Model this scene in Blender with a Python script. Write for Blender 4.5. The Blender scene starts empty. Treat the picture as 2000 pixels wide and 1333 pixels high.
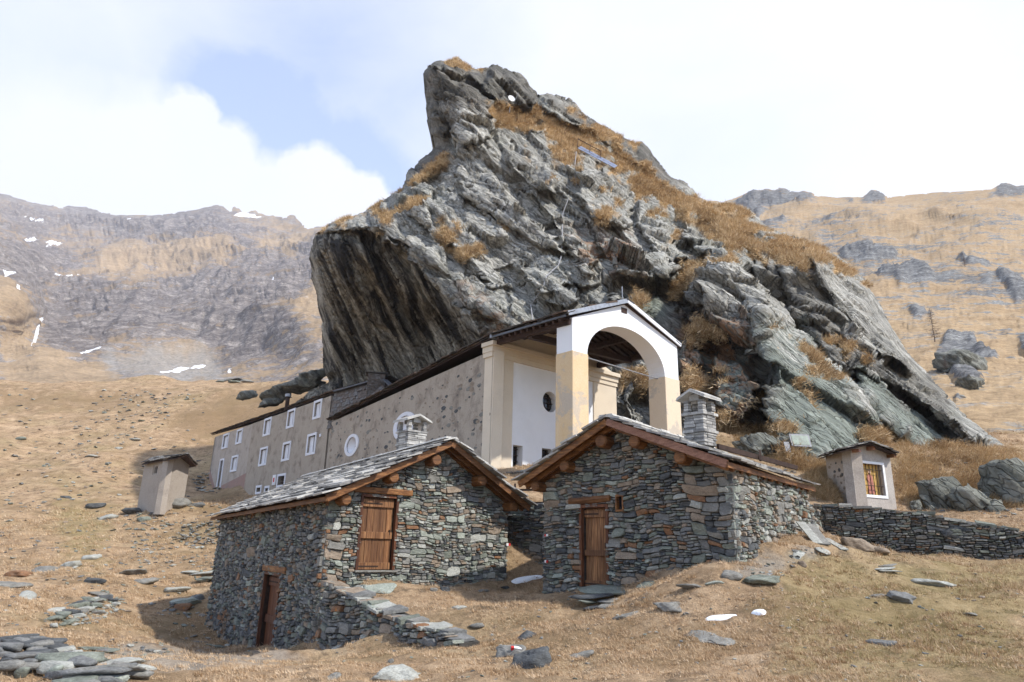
import bpy, bmesh, math, random, time
import numpy as np
from mathutils import Vector, Matrix
from mathutils.geometry import tessellate_polygon

S = bpy.context.scene
R = math.radians
# ------------------------------------------------------------------ camera, sky, sun, exposure
FOC, PITCH, ROLL = 1333.0, R(16.78), R(1.39)
f_ = np.array([0, math.cos(PITCH), math.sin(PITCH)])
u0_ = np.array([0, -math.sin(PITCH), math.cos(PITCH)])
r0_ = np.array([1.0, 0, 0])
r_ = r0_ * math.cos(ROLL) + u0_ * math.sin(ROLL)
u_ = u0_ * math.cos(ROLL) - r0_ * math.sin(ROLL)
cam = bpy.data.cameras.new('camera')
cam.sensor_width = 36; cam.lens = FOC / 2000 * 36
cam.clip_start = 0.1; cam.clip_end = 12000
co = bpy.data.objects.new('camera', cam); S.collection.objects.link(co)
co.matrix_world = Matrix(((r_[0], u_[0], -f_[0], 0), (r_[1], u_[1], -f_[1], 0), (r_[2], u_[2], -f_[2], 0), (0, 0, 0, 1)))
S.camera = co
SUN_DIR = Vector((0.86, -0.50, 1.0)).normalized()      # towards the sun
sun = bpy.data.lights.new('sun', 'SUN'); sun.energy = 4.3; sun.angle = R(1.2); sun.color = (1.0, 0.95, 0.87)
so = bpy.data.objects.new('sun', sun); S.collection.objects.link(so)
so.rotation_euler = SUN_DIR.to_track_quat('Z', 'Y').to_euler()
S.view_settings.view_transform = 'Standard'; S.view_settings.look = 'None'
S.view_settings.exposure = 0.55; S.view_settings.gamma = 1.0; S.view_settings.use_curve_mapping = False
S.cycles.max_bounces = 6; S.cycles.diffuse_bounces = 3; S.cycles.volume_bounces = 1
S.cycles.use_denoising = True
S.cycles.volume_step_rate = 5

def rays(px, py):
    px = np.asarray(px, float); py = np.asarray(py, float)
    return f_ + ((px - 1000) / FOC)[..., None] * r_ - ((py - 666.5) / FOC)[..., None] * u_
def PP(px, py, Y):
    d = rays(px, py); return d * (np.asarray(Y, float) / d[..., 1])[..., None]
def P(px, py, Y):
    return Vector([float(c) for c in PP(px, py, Y)])
def proj(p):
    p = np.asarray(p, float); z = p @ f_
    return 1000 + FOC * (p @ r_) / z, 666.5 - FOC * (p @ u_) / z

# ---- world: physical sky with bright thin cloud over most of it
W = bpy.data.worlds.new('World'); S.world = W; W.use_nodes = True
nt = W.node_tree; nt.nodes.clear()
class NG:
    """tiny node-graph helper"""
    def __init__(s, nt): s.nt = nt
    def n(s, typ, **kw):
        nd = s.nt.nodes.new(typ)
        for k, v in kw.items():
            if k == 'ins':
                for a, b in v.items():
                    sock = nd.inputs[a]
                    if isinstance(b, bpy.types.NodeSocket): s.nt.links.new(b, sock)
                    else: sock.default_value = b
            else: setattr(nd, k, v)
        return nd
    def math(s, op, a, b=0.5, c=None, clamp=False):
        nd = s.n('ShaderNodeMath', operation=op, use_clamp=clamp)
        for i, v in enumerate((a, b, c)):
            if v is None: continue
            if isinstance(v, bpy.types.NodeSocket): s.nt.links.new(v, nd.inputs[i])
            else: nd.inputs[i].default_value = v
        return nd.outputs[0]
    def vmath(s, op, a, b=None):
        nd = s.n('ShaderNodeVectorMath', operation=op)
        for i, v in enumerate((a, b)):
            if v is None: continue
            if isinstance(v, bpy.types.NodeSocket): s.nt.links.new(v, nd.inputs[i])
            else: nd.inputs[i].default_value = v
        return nd
    def ramp(s, fac, stops, interp='LINEAR'):
        nd = s.n('ShaderNodeValToRGB'); cr = nd.color_ramp; cr.interpolation = interp
        while len(cr.elements) < len(stops): cr.elements.new(0.5)
        for e, (p, c) in zip(cr.elements, stops):
            e.position = p; e.color = (c, c, c, 1) if isinstance(c, (int, float)) else (*c, 1)
        s.nt.links.new(fac, nd.inputs[0]); return nd.outputs[0]
    def mix(s, fac, a, b, bt='MIX'):
        nd = s.n('ShaderNodeMix', data_type='RGBA', blend_type=bt)
        for i, v in ((0, fac), (6, a), (7, b)):
            if isinstance(v, bpy.types.NodeSocket): s.nt.links.new(v, nd.inputs[i])
            else: nd.inputs[i].default_value = v if i == 0 else (*v, 1)
        return nd.outputs[2]
    def noise(s, vec, scale, detail=4, rough=0.55, dist=0.0):
        nd = s.n('ShaderNodeTexNoise'); s.nt.links.new(vec, nd.inputs['Vector'])
        nd.inputs['Scale'].default_value = scale; nd.inputs['Detail'].default_value = detail
        nd.inputs['Roughness'].default_value = rough; nd.inputs['Distortion'].default_value = dist
        return nd.outputs[0]
g = NG(nt)
sky = g.n('ShaderNodeTexSky', sky_type='NISHITA'); sky.sun_disc = False
sky.sun_elevation = math.asin(SUN_DIR.z); sky.sun_rotation = math.atan2(SUN_DIR.x, SUN_DIR.y)
sky.altitude = 2000; sky.dust_density = 1.0
tc = g.n('ShaderNodeTexCoord').outputs['Generated']
nrm = g.vmath('NORMALIZE', tc).outputs[0]
warp = g.n('ShaderNodeTexNoise'); nt.links.new(nrm, warp.inputs['Vector']); warp.inputs['Scale'].default_value = 5.0; warp.inputs['Detail'].default_value = 7; warp.inputs['Roughness'].default_value = .62
wv = g.vmath('SCALE', g.vmath('SUBTRACT', warp.outputs[1], (.5, .5, .5)).outputs[0]); wv.inputs['Scale'].default_value = .15
dv = g.vmath('ADD', nrm, wv.outputs[0]).outputs[0]
blue = None
for (px, py, rad, amp) in ((490, 215, .14, 1.6), (570, 290, .13, 1.3), (700, 335, .14, 1.3), (600, 110, .30, .75), (760, 200, .22, .6), (200, 130, .22, .25), (1330, 330, .25, .16)):
    d = rays(px, py); d = d / np.linalg.norm(d)
    ds = g.vmath('DISTANCE', dv, tuple(float(c) for c in d)).outputs['Value']
    b = g.math('MULTIPLY', g.math('SMOOTH_MIN', g.math('MAXIMUM', g.math('SUBTRACT', 1.0, g.math('DIVIDE', ds, rad)), 0.0), 1.0, .2), amp)
    blue = b if blue is None else g.math('MAXIMUM', blue, b)
# the cumulus bank that bounds the gap from below
bank = None
for (px, py, rad) in ((300, 310, .112), (385, 215, .045), (470, 400, .086), (400, 330, .10), (620, 385, .066), (700, 410, .055), (500, 480, .14), (650, 480, .10), (150, 400, .17)):
    d = rays(px, py); d = d / np.linalg.norm(d)
    wv2 = g.vmath('SCALE', g.vmath('SUBTRACT', warp.outputs[1], (.5, .5, .5)).outputs[0]); wv2.inputs['Scale'].default_value = .12
    dv2 = g.vmath('ADD', nrm, wv2.outputs[0]).outputs[0]
    ds = g.vmath('DISTANCE', dv2, tuple(float(c) for c in d)).outputs['Value']
    b = g.math('MULTIPLY', g.math('SUBTRACT', 1.0, g.math('DIVIDE', ds, rad)), 3.2, clamp=True)
    bank = b if bank is None else g.math('MAXIMUM', bank, b)
wisp = g.noise(g.vmath('MULTIPLY', nrm, (1.0, 1.0, 2.2)).outputs[0], 2.3, 6, .6, .4)
wis = g.ramp(wisp, [(0.40, 0.0), (0.72, 0.30)])
blue = g.math('ADD', g.math('MULTIPLY', blue, g.ramp(wisp, [(.25, .8), (.75, 1.25)])), g.math('MULTIPLY', wis, 0.42))
blue = g.math('MULTIPLY', blue, g.math('SUBTRACT', 1.0, g.math('MULTIPLY', bank, .97)), clamp=True)
fwd = g.vmath('DOT_PRODUCT', nrm, (0.0, math.cos(R(20)), math.sin(R(20)))).outputs['Value']
away = g.math('SUBTRACT', 1.0, g.ramp(fwd, [(.45, 0.0), (.80, 1.0)]), clamp=True)      # beyond the frame the cloud breaks up: the sun is out
blue = g.math('ADD', g.math('MULTIPLY', blue, 1.15), g.math('MULTIPLY', away, g.ramp(g.noise(nrm, 1.9, 6, .6), [(.30, .25), (.58, 1.0)])), clamp=True)
cl = g.ramp(g.noise(nrm, 1.6, 5, .6), [(.3, (6.45, 6.8, 7.5)), (.7, (7.15, 7.28, 7.5))])
hs = g.n('ShaderNodeHueSaturation', ins={'Saturation': 1.15, 'Value': 2.5, 'Color': sky.outputs[0]})
col = g.mix(blue, cl, g.mix(.28, hs.outputs[0], (6.6, 6.9, 7.6)))
bg = g.n('ShaderNodeBackground', ins={'Color': col, 'Strength': 0.1})
g.n('ShaderNodeOutputWorld', ins={'Surface': bg.outputs[0]})

# ------------------------------------------------------------------ object helpers
COL = S.collection
def mesh(name, v, f, mats=None, mi=None, smooth=False):
    me = bpy.data.meshes.new(name)
    if isinstance(v, np.ndarray) and isinstance(f, np.ndarray):
        k = f.shape[1]
        me.vertices.add(len(v)); me.vertices.foreach_set('co', v.astype(np.float32).ravel())
        me.loops.add(f.size); me.loops.foreach_set('vertex_index', f.astype(np.int32).ravel())
        me.polygons.add(len(f)); me.polygons.foreach_set('loop_start', np.arange(len(f), dtype=np.int32) * k)
        me.update(calc_edges=True)
    else:
        me.from_pydata([tuple(p) for p in v], [], f); me.update()
    for m in (mats or []): me.materials.append(m)
    if mi is not None: me.polygons.foreach_set('material_index', np.asarray(mi, dtype=np.int32))
    if smooth: me.polygons.foreach_set('use_smooth', np.ones(len(me.polygons), dtype=bool))
    return me
def link(name, data, parent=None, **props):
    o = bpy.data.objects.new(name, data); COL.objects.link(o)
    if parent: o.parent = parent
    for k, v in props.items(): o[k] = v
    return o
def thing(name, label, category, group=None):
    o = bpy.data.objects.new(name, None); COL.objects.link(o); o['label'] = label; o['category'] = category
    if group: o['group'] = group
    return o
def addattr(me, name, arr):
    a = me.attributes.new(name, 'FLOAT', 'POINT'); a.data.foreach_set('value', np.asarray(arr, dtype=np.float32))
class MB:
    """collects shapes that become ONE mesh object"""
    def __init__(s): s.v = []; s.f = []; s.m = []
    def add(s, vf, m=0):
        b = len(s.v); s.v += [tuple(p) for p in vf[0]]; s.f += [tuple(i + b for i in q) for q in vf[1]]; s.m += [m] * len(vf[1])
    def build(s, name, mats, parent=None, bevel=0, smooth=False, **props):
        if not isinstance(mats, (list, tuple)): mats = [mats]
        o = link(name, mesh(name, s.v, s.f, mats, s.m, smooth), parent, **props)
        if bevel:
            b = o.modifiers.new('bevel', 'BEVEL'); b.width = bevel; b.segments = 2; b.limit_method = 'ANGLE'
        return o
def one(vf, name, mat, parent=None, bevel=0, **props):
    m = MB(); m.add(vf); return m.build(name, mat, parent, bevel, **props)
class Frame:
    def __init__(s, O, U, V=(0, 0, 1)):
        s.O = Vector(O); s.U = Vector(U).normalized(); s.V = Vector(V).normalized(); s.N = s.U.cross(s.V).normalized()
    def p(s, u, v, n=0.0): return s.O + s.U * u + s.V * v + s.N * n
def box(F, a, b, c, d, e, h):
    """a..b along u, c..d along v, e..h along n"""
    v = [F.p(a, c, e), F.p(b, c, e), F.p(b, d, e), F.p(a, d, e), F.p(a, c, h), F.p(b, c, h), F.p(b, d, h), F.p(a, d, h)]
    return v, [(0, 3, 2, 1), (4, 5, 6, 7), (0, 1, 5, 4), (1, 2, 6, 5), (2, 3, 7, 6), (3, 0, 4, 7)]
def hull8(a4, b4):
    """box between two quads"""
    return list(a4) + list(b4), [(0, 3, 2, 1), (4, 5, 6, 7), (0, 1, 5, 4), (1, 2, 6, 5), (2, 3, 7, 6), (3, 0, 4, 7)]
def beam(A, B, w, h, up=(0, 0, 1)):
    A = Vector(A); B = Vector(B); d = (B - A).normalized(); s = d.cross(Vector(up)).normalized(); t = s.cross(d)
    q = [(-w/2, -h/2), (w/2, -h/2), (w/2, h/2), (-w/2, h/2)]
    return hull8([A + s*a + t*b for a, b in q], [B + s*a + t*b for a, b in q])
def tube(pts, rad, n=8, rads=None, cap=True):
    pts = [Vector(p) for p in pts]; v = []; f = []
    for i, p in enumerate(pts):
        d = (pts[min(i+1, len(pts)-1)] - pts[max(i-1, 0)]).normalized()
        s = d.cross(Vector((0, 0, 1)));
        if s.length < .01: s = Vector((1, 0, 0))
        s.normalize(); t = d.cross(s); r = rads[i] if rads else rad
        for k in range(n):
            a = 2*math.pi*k/n; v.append(p + (s*math.cos(a) + t*math.sin(a))*r)
    for i in range(len(pts)-1):
        for k in range(n):
            f.append((i*n+k, i*n+(k+1) % n, (i+1)*n+(k+1) % n, (i+1)*n+k))
    if cap: f += [tuple(range(n))[::-1], tuple((len(pts)-1)*n+k for k in range(n))]
    return v, f
def prism(F, outer, holes, n0, n1):
    """plate with real holes, between n0 and n1 (front)"""
    loops = [outer] + list(holes); flat = [q for l in loops for q in l]
    tr = tessellate_polygon([[Vector((a, b, 0)) for a, b in l] for l in loops]); N = len(flat)
    v = [F.p(a, b, n1) for a, b in flat] + [F.p(a, b, n0) for a, b in flat]
    f = []
    for t in tr:
        a, b, c = [Vector((*flat[i], 0)) for i in t]
        if (b-a).cross(c-a).z < 0: t = t[::-1]
        f.append(tuple(t)); f.append(tuple(i + N for i in t[::-1]))
    base = 0
    for l in loops:
        k = len(l)
        for i in range(k):
            a, b = base+i, base+(i+1) % k; f.append((a, b, b+N, a+N))
        base += k
    return v, f
def rect(a, b, c, d): return [(a, c), (b, c), (b, d), (a, d)]
def oval(cu, cv, a, b, n=20): return [(cu + a*math.cos(2*math.pi*i/n), cv + b*math.sin(2*math.pi*i/n)) for i in range(n)]

# ------------------------------------------------------------------ numpy noise
def hsh(ix, iy, iz, seed):
    with np.errstate(over='ignore'):
        h = (ix.astype(np.int64)*374761393 + iy.astype(np.int64)*668265263 + iz.astype(np.int64)*1440670441 + seed*974711) & 0xffffffff
        h = ((h ^ (h >> 13))*1274126177) & 0xffffffff; h = ((h ^ (h >> 15))*2246822519) & 0xffffffff
        return h ^ (h >> 14)
def h01(h): return (h & 0xffffff) / float(0xffffff)
def vnoise(Q, seed=0):
    i = np.floor(Q).astype(np.int64); t = Q - i; t = t*t*t*(t*(t*6-15)+10); r = 0
    for a in (0, 1):
        wa = t[:, 0] if a else 1-t[:, 0]
        for b in (0, 1):
            wb = t[:, 1] if b else 1-t[:, 1]
            for c in (0, 1):
                wc = t[:, 2] if c else 1-t[:, 2]
                r = r + wa*wb*wc*h01(hsh(i[:, 0]+a, i[:, 1]+b, i[:, 2]+c, seed))
    return r*2-1
def fbm(Q, octs=4, seed=0, gain=.5, ridge=False):
    r = 0; a = 1; tot = 0
    for k in range(octs):
        n = vnoise(Q*(2.03**k) + 17.3*k, seed+k)
        if ridge: n = 1-2*np.abs(n)
        r = r + a*n; tot += a; a *= gain
    return r/tot
def worley(Q, seed=0):
    i = np.floor(Q).astype(np.int64); F1 = np.full(len(Q), 9.); F2 = F1.copy(); hid = np.zeros(len(Q), np.int64); df = np.zeros_like(Q)
    for a in (-1, 0, 1):
        for b in (-1, 0, 1):
            for c in (-1, 0, 1):
                x, y, z = i[:, 0]+a, i[:, 1]+b, i[:, 2]+c; h = hsh(x, y, z, seed)
                cx = x + h01(h); cy = y + h01(h*7919 >> 3); cz = z + h01(h*104729 >> 5)
                d = np.stack([Q[:, 0]-cx, Q[:, 1]-cy, Q[:, 2]-cz], 1); dd = np.sqrt((d*d).sum(1))
                m = dd < F1; F2 = np.where(m, F1, np.minimum(F2, dd)); F1 = np.where(m, dd, F1)
                hid = np.where(m, h, hid); df[m] = d[m]
    return F1, F2, hid, df
def blocks(Q, seed, tilt=1.0):
    """faceted blocks: every cell a randomly tilted plane; second value = crack closeness"""
    F1, F2, h, d = worley(Q, seed)
    o = h01(h*31 >> 2)*2-1; g = np.stack([h01(h*137 >> 3), h01(h*211 >> 4), h01(h*463 >> 5)], 1)*2-1
    return o*.6 + tilt*(g*d).sum(1), np.clip(1-(F2-F1)/.05, 0, 1)
def sstep(a, b, x): t = np.clip((x-a)/(b-a), 0, 1); return t*t*(3-2*t)
def polydist(px, py, poly, closed=True):
    """distance to polyline, inside flag, nearest point"""
    poly = np.asarray(poly, float); best = np.full(px.shape, 1e9); nx = np.zeros(px.shape); ny = nx.copy(); ins = np.zeros(px.shape, bool); side = nx.copy(); n = len(poly)
    for k in range(n if closed else n-1):
        ax, ay = poly[k]; bx, by = poly[(k+1) % n]; dx, dy = bx-ax, by-ay
        t = np.clip(((px-ax)*dx+(py-ay)*dy)/(dx*dx+dy*dy+1e-9), 0, 1); qx, qy = ax+t*dx, ay+t*dy
        d = np.hypot(px-qx, py-qy); m = d < best; best = np.where(m, d, best); nx = np.where(m, qx, nx); ny = np.where(m, qy, ny)
        side = np.where(m, np.sign(dx*(py-ay)-dy*(px-ax)), side)
        if closed: ins ^= ((ay > py) != (by > py)) & (px < (bx-ax)*(py-ay)/(by-ay+1e-12)+ax)
    return best, ins, nx, ny, side
class RBF:
    def __init__(s, xy, v, c=1.0, lin=True):
        s.xy = np.asarray(xy, float); s.c = c; n = len(xy); d = np.hypot(s.xy[:, None, 0]-s.xy[None, :, 0], s.xy[:, None, 1]-s.xy[None, :, 1])
        A = np.sqrt(d*d+c*c); Pm = np.hstack([np.ones((n, 1)), s.xy]) if lin else np.ones((n, 1)); k = Pm.shape[1]
        M = np.block([[A, Pm], [Pm.T, np.zeros((k, k))]]); w = np.linalg.solve(M, np.concatenate([np.asarray(v, float), np.zeros(k)]))
        s.w = w[:n]; s.q = w[n:]; s.k = k
    def __call__(s, x, y):
        x = np.asarray(x, float); y = np.asarray(y, float); r = s.q[0] + (s.q[1]*x + s.q[2]*y if s.k == 3 else 0)
        for (a, b), w in zip(s.xy, s.w): r = r + w*np.sqrt((x-a)**2+(y-b)**2+s.c**2)
        return r
def relief(poly, step, depth, snap=True):
    """surface patch over an outline, given its distance everywhere; returns verts, quads, px, py, inside distance"""
    poly = np.asarray(poly, float); xs = np.arange(poly[:, 0].min()-step, poly[:, 0].max()+step*2, step); ys = np.arange(poly[:, 1].min()-step, poly[:, 1].max()+step*2, step)
    gx, gy = np.meshgrid(xs, ys); gx = gx.copy(); gy = gy.copy(); jit = np.random.RandomState(3); gx += jit.uniform(-.28, .28, gx.shape)*step; gy += jit.uniform(-.28, .28, gy.shape)*step
    d, ins, nx, ny, _ = polydist(gx, gy, poly); keep = ins | (d < step*.8)
    o = keep & ~ins; gx[o] = nx[o]; gy[o] = ny[o]; sd = np.where(ins, d, 0)
    idx = -np.ones(gx.shape, int); idx[keep] = np.arange(keep.sum())
    q = np.stack([idx[:-1, :-1], idx[1:, :-1], idx[1:, 1:], idx[:-1, 1:]], -1).reshape(-1, 4); q = q[(q >= 0).all(1)]
    px, py, sd = gx[keep], gy[keep], sd[keep]
    return PP(px, py, depth(px, py, sd)), q, px, py, sd
def vnormals(v, q):
    n = np.cross(v[q[:, 2]]-v[q[:, 0]], v[q[:, 3]]-v[q[:, 1]]); r = np.zeros_like(v)
    for k in range(4): np.add.at(r, q[:, k], n)
    return r/(np.linalg.norm(r, axis=1)[:, None]+1e-9)
def smooth_field(v, q, it):
    e = np.vstack([q[:, [0, 1]], q[:, [1, 2]], q[:, [2, 3]], q[:, [3, 0]]]); e = np.vstack([e, e[:, ::-1]]); cnt = np.bincount(e[:, 0], minlength=len(v))[:, None]+1e-9
    for _ in range(it):
        a = np.stack([np.bincount(e[:, 0], weights=v[e[:, 1], k], minlength=len(v)) for k in range(v.shape[1])], 1)/cnt; v = .4*v+.6*a
    return v
# ------------------------------------------------------------------ materials
MATS = {}
def newmat(name):
    m = bpy.data.materials.new(name); m.use_nodes = True; m.node_tree.nodes.clear(); g = NG(m.node_tree); MATS[name] = m
    pos = g.n('ShaderNodeNewGeometry').outputs['Position']
    return m, g, pos
def finish(g, col, rough=.85, bump=None, dist=.02, strength=.6, metal=0.0, spec=.25, **kw):
    b = g.n('ShaderNodeBsdfPrincipled')
    for k, v in (('Base Color', col), ('Roughness', rough), ('Metallic', metal), ('Specular IOR Level', spec)):
        if isinstance(v, bpy.types.NodeSocket): g.nt.links.new(v, b.inputs[k])
        else: b.inputs[k].default_value = (*v, 1) if isinstance(v, tuple) else v
    if bump is not None:
        bn = g.n('ShaderNodeBump', ins={'Height': bump, 'Distance': dist, 'Strength': strength}); g.nt.links.new(bn.outputs[0], b.inputs['Normal'])
    g.n('ShaderNodeOutputMaterial', ins={'Surface': b.outputs[0]}); return b
def mottled(name, stops, scale=3, detail=5, rough=.88, bscale=20, bdist=.01, bstr=.5, stretch=None, **kw):
    m, g, pos = newmat(name)
    vec = g.vmath('MULTIPLY', pos, stretch).outputs[0] if stretch else pos
    n = g.noise(vec, scale, detail, .6)
    c = g.ramp(n, stops)
    b = g.noise(vec, bscale, 5, .65)
    c = g.mix(.35, c, g.ramp(b, [(.3, .25), (.7, .8)]), 'OVERLAY')
    finish(g, c, rough, b, bdist, bstr, **kw); return m
def stone_mat(name, a, b, lichen=None):
    m, g, pos = newmat(name); st = g.vmath('MULTIPLY', pos, (1, 1, 2.2)).outputs[0]
    n1 = g.noise(st, 4.5, 6, .65); n2 = g.noise(st, 26, 5, .65)
    c = g.mix(g.ramp(n1, [(.32, 0.0), (.68, 1.0)]), a, b)
    c = g.mix(.55, c, g.ramp(n2, [(.28, .15), (.72, .85)]), 'OVERLAY')
    if lichen: c = g.mix(g.ramp(g.noise(pos, 9, 5, .6), [(.6, 0.0), (.7, .8)]), c, lichen)
    finish(g, c, .82, g.math('ADD', n2, g.math('MULTIPLY', n1, 1.5)), .02, .7, spec=.3); return m
ST = [stone_mat('stone_blue_grey', (.10, .102, .098), (.21, .208, .20)),
      stone_mat('stone_green_grey', (.12, .13, .105), (.23, .245, .205)),
      stone_mat('stone_dark', (.04, .042, .045), (.12, .125, .125)),
      stone_mat('stone_tan', (.19, .145, .105), (.31, .25, .19)),
      stone_mat('stone_pale', (.27, .27, .24), (.40, .40, .36)),
      stone_mat('stone_rust', (.18, .085, .04), (.25, .15, .09), (.42, .15, .02)),
      stone_mat('stone_grey', (.14, .135, .12), (.26, .25, .225)),
      stone_mat('stone_orange_lichen', (.16, .12, .08), (.20, .17, .14), (.50, .17, .025)),
      stone_mat('stone_pale_green', (.23, .25, .21), (.35, .37, .32))]
BLUE, GREEN, DARK, TAN, PALE, RUST, GREY, ORANGE, PGREEN = range(9)
MORTAR = mottled('mortar', [(.3, (.03, .028, .026)), (.7, (.075, .07, .062))], 6)
MORTAR2 = mottled('lime_mortar', [(.3, (.09, .085, .078)), (.7, (.17, .16, .145))], 6)
SL = [mottled('slate_grey', [(.3, (.22, .21, .20)), (.7, (.42, .405, .375))], 5, bscale=30),
      mottled('slate_pale', [(.3, (.30, .29, .27)), (.7, (.55, .53, .49))], 5, bscale=30),
      mottled('slate_dark', [(.3, (.13, .125, .12)), (.7, (.29, .28, .265))], 5, bscale=30)]
SLD = [mottled('roof_slate_dark', [(.3, (.03, .027, .025)), (.7, (.10, .088, .078))], 4, bscale=30),
       mottled('roof_slate_brown', [(.3, (.06, .04, .03)), (.7, (.14, .10, .075))], 4, bscale=30)]
def wood(name, a, b, c, axis=(14, 14, .8), rough=.6):
    m, g, pos = newmat(name); oi = g.n('ShaderNodeObjectInfo').outputs['Random']
    v = g.vmath('ADD', g.vmath('MULTIPLY', pos, axis).outputs[0], None); g.nt.links.new(oi, v.inputs[1])
    n = g.noise(v.outputs[0], 1.6, 6, .6, 1.2); n2 = g.noise(g.vmath('MULTIPLY', v.outputs[0], (4, 4, 1.5)).outputs[0], 3, 3)
    col = g.ramp(n, [(.3, a), (.5, b), (.68, c)])
    col = g.mix(g.math('MULTIPLY', oi, .62), col, a)
    col = g.mix(.4, col, g.ramp(n2, [(.3, .2), (.7, .8)]), 'OVERLAY')
    finish(g, col, rough, n2, .006, .6, spec=.35); return m
WOOD = wood('larch_planks', (.06, .026, .012), (.21, .092, .036), (.42, .22, .095))
WOOD_D = wood('dark_larch', (.045, .016, .008), (.13, .045, .018), (.24, .09, .035))
BEAM = wood('varnished_beam', (.07, .028, .012), (.21, .088, .026), (.38, .18, .065), (1.2, 1.2, 9))
BEAM_B = wood('raw_barge_board', (.16, .07, .045), (.33, .17, .11), (.45, .25, .17), (2, 2, 12))
OLDW = wood('old_dark_timber', (.018, .010, .008), (.05, .026, .018), (.09, .05, .035), (3, 3, 10), .8)
def plaster(name, a, b, dirt=None, dscale=1.6, amt=.6, fine=.5, th=(.5, .66)):
    m, g, pos = newmat(name)
    c = g.mix(g.noise(pos, 1.3, 6, .65), a, b); n2 = g.noise(pos, 24, 6, .7)
    if dirt: c = g.mix(g.math('MULTIPLY', g.ramp(g.noise(pos, dscale, 7, .68, .4), [(th[0], 0.0), (th[1], 1.0)]), amt), c, dirt)
    c = g.mix(fine, c, g.ramp(n2, [(.3, .3), (.7, .72)]), 'OVERLAY')
    finish(g, c, .93, n2, .02, .5, spec=.12); return m
PL_BROWN = plaster('rough_brown_render', (.31, .265, .215), (.43, .375, .31), (.20, .165, .135), 1.1, .85)
PL_GREY = plaster('rough_grey_render', (.36, .31, .265), (.47, .415, .36), (.20, .18, .16), 1.1, .5)
PL_PINK = plaster('faded_pink_render', (.30, .19, .165), (.36, .25, .21), (.26, .22, .19), .9, .9)
PL_WHITE = plaster('white_limewash', (.74, .75, .77), (.80, .80, .81), (.62, .62, .62), .8, .25, .12)
PL_CREAM = plaster('cream_render', (.60, .51, .39), (.68, .59, .47), (.52, .45, .36), .8, .4, .15)
PL_OCHRE = plaster('weathered_ochre_render', (.62, .50, .36), (.70, .58, .44), (.40, .37, .33), 1.3, .6, .25, (.56, .6))
PL_OCHRE2 = plaster('ochre_render_stained', (.60, .41, .21), (.66, .53, .37), (.40, .37, .34), 1.2, .6, .35, (.52, .58))
PL_SHRINE = plaster('shrine_render', (.34, .31, .28), (.46, .42, .38), (.26, .24, .22), 1.8, .6)
FRAME_W = plaster('white_window_surround', (.66, .67, .72), (.76, .77, .80), None, fine=.15)
def plain(name, col, rough=.6, metal=0.0, spec=.3, var=.25, scale=8):
    m, g, pos = newmat(name); n = g.noise(pos, scale, 4); dk = tuple(c*(1-var) for c in col); lt = tuple(min(1, c*(1+var)) for c in col)
    finish(g, g.ramp(n, [(.3, dk), (.7, lt)]), rough, n, .003, .3, metal, spec); return m
GLASS = plain('dark_window_glass', (.012, .014, .02), .12, 0, .6)
IRON = plain('rusty_iron', (.05, .03, .022), .75, .3)
METAL = plain('grey_sheet_metal', (.30, .31, .33), .45, .5)
LEAD = plain('lead_flashing', (.12, .125, .14), .5, .3)
WHITEP = plain('white_paint', (.72, .72, .72), .6, var=.08)
REDP = plain('red_paint', (.50, .03, .03), .6, var=.15)
CABLE = plain('grey_cable', (.30, .30, .31), .6)
SOLAR = plain('solar_glass', (.20, .23, .32), .08, .3, .8)
GOLD = plain('golden_niche_paint', (.60, .38, .12), .8)
PINKF = plain('pink_flower', (.60, .12, .22), .7)
ROBE = plain('painted_statue_robe', (.42, .17, .13), .7)
SKIN = plain('painted_statue_skin', (.55, .36, .26), .7)
LEAFM = plain('flower_leaves', (.05, .10, .03), .7)
m, g, pos = newmat('snow'); SNOW = m
finish(g, (.86, .88, .92), .6, g.noise(pos, 7, 4), .05, .5)

def attr(g, name): return g.n('ShaderNodeAttribute', attribute_name=name, attribute_type='GEOMETRY').outputs['Fac']
# dry alpine turf
m, g, pos = newmat('dry_turf'); GROUND = m
st = g.vmath('MULTIPLY', pos, (1, 1, 1.6)).outputs[0]
n0 = g.noise(pos, .16, 6, .6, .5); n1 = g.noise(st, .9, 7, .65, .3); n2 = g.noise(st, 7, 6, .7); n3 = g.noise(st, 45, 4, .7)
c = g.ramp(g.math('ADD', g.math('MULTIPLY', n1, .6), g.math('MULTIPLY', n2, .4)), [(.33, (.11, .075, .04)), (.42, (.28, .19, .115)), (.54, (.45, .315, .195)), (.70, (.56, .42, .285))])
c = g.mix(g.ramp(n0, [(.48, 0.0), (.70, .5)]), c, (.25, .21, .10))
nh = g.noise(g.vmath('MULTIPLY', pos, (.5, 1.3, 1.0)).outputs[0], .42, 8, .72, .8)
c = g.mix(g.ramp(nh, [(.50, 0.0), (.60, .62)]), c, (.24, .165, .09))
c = g.mix(.6, c, g.ramp(n3, [(.28, .12), (.72, .85)]), 'OVERLAY')
sc = g.ramp(g.noise(st, 1.7, 8, .74), [(.54, 0.0), (.63, .85)])
c = g.mix(sc, c, g.mix(.5, (.20, .145, .095), g.ramp(n3, [(.3, .05), (.7, .5)]), 'OVERLAY'))
c = g.mix(g.math('MULTIPLY', attr(g, 'brown'), g.ramp(n1, [(.38, .3), (.52, 1.0)])), c, (.23, .155, .085))
c = g.mix(attr(g, 'path'), c, g.ramp(n2, [(.35, (.25, .23, .20)), (.65, (.42, .39, .34))]))
c = g.mix(attr(g, 'green'), c, g.ramp(n2, [(.35, (.20, .16, .06)), (.65, (.34, .28, .13))]))
finish(g, c, .95, g.math('ADD', n3, g.math('MULTIPLY', n2, 2.0)), .05, .8, spec=.1)
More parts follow.
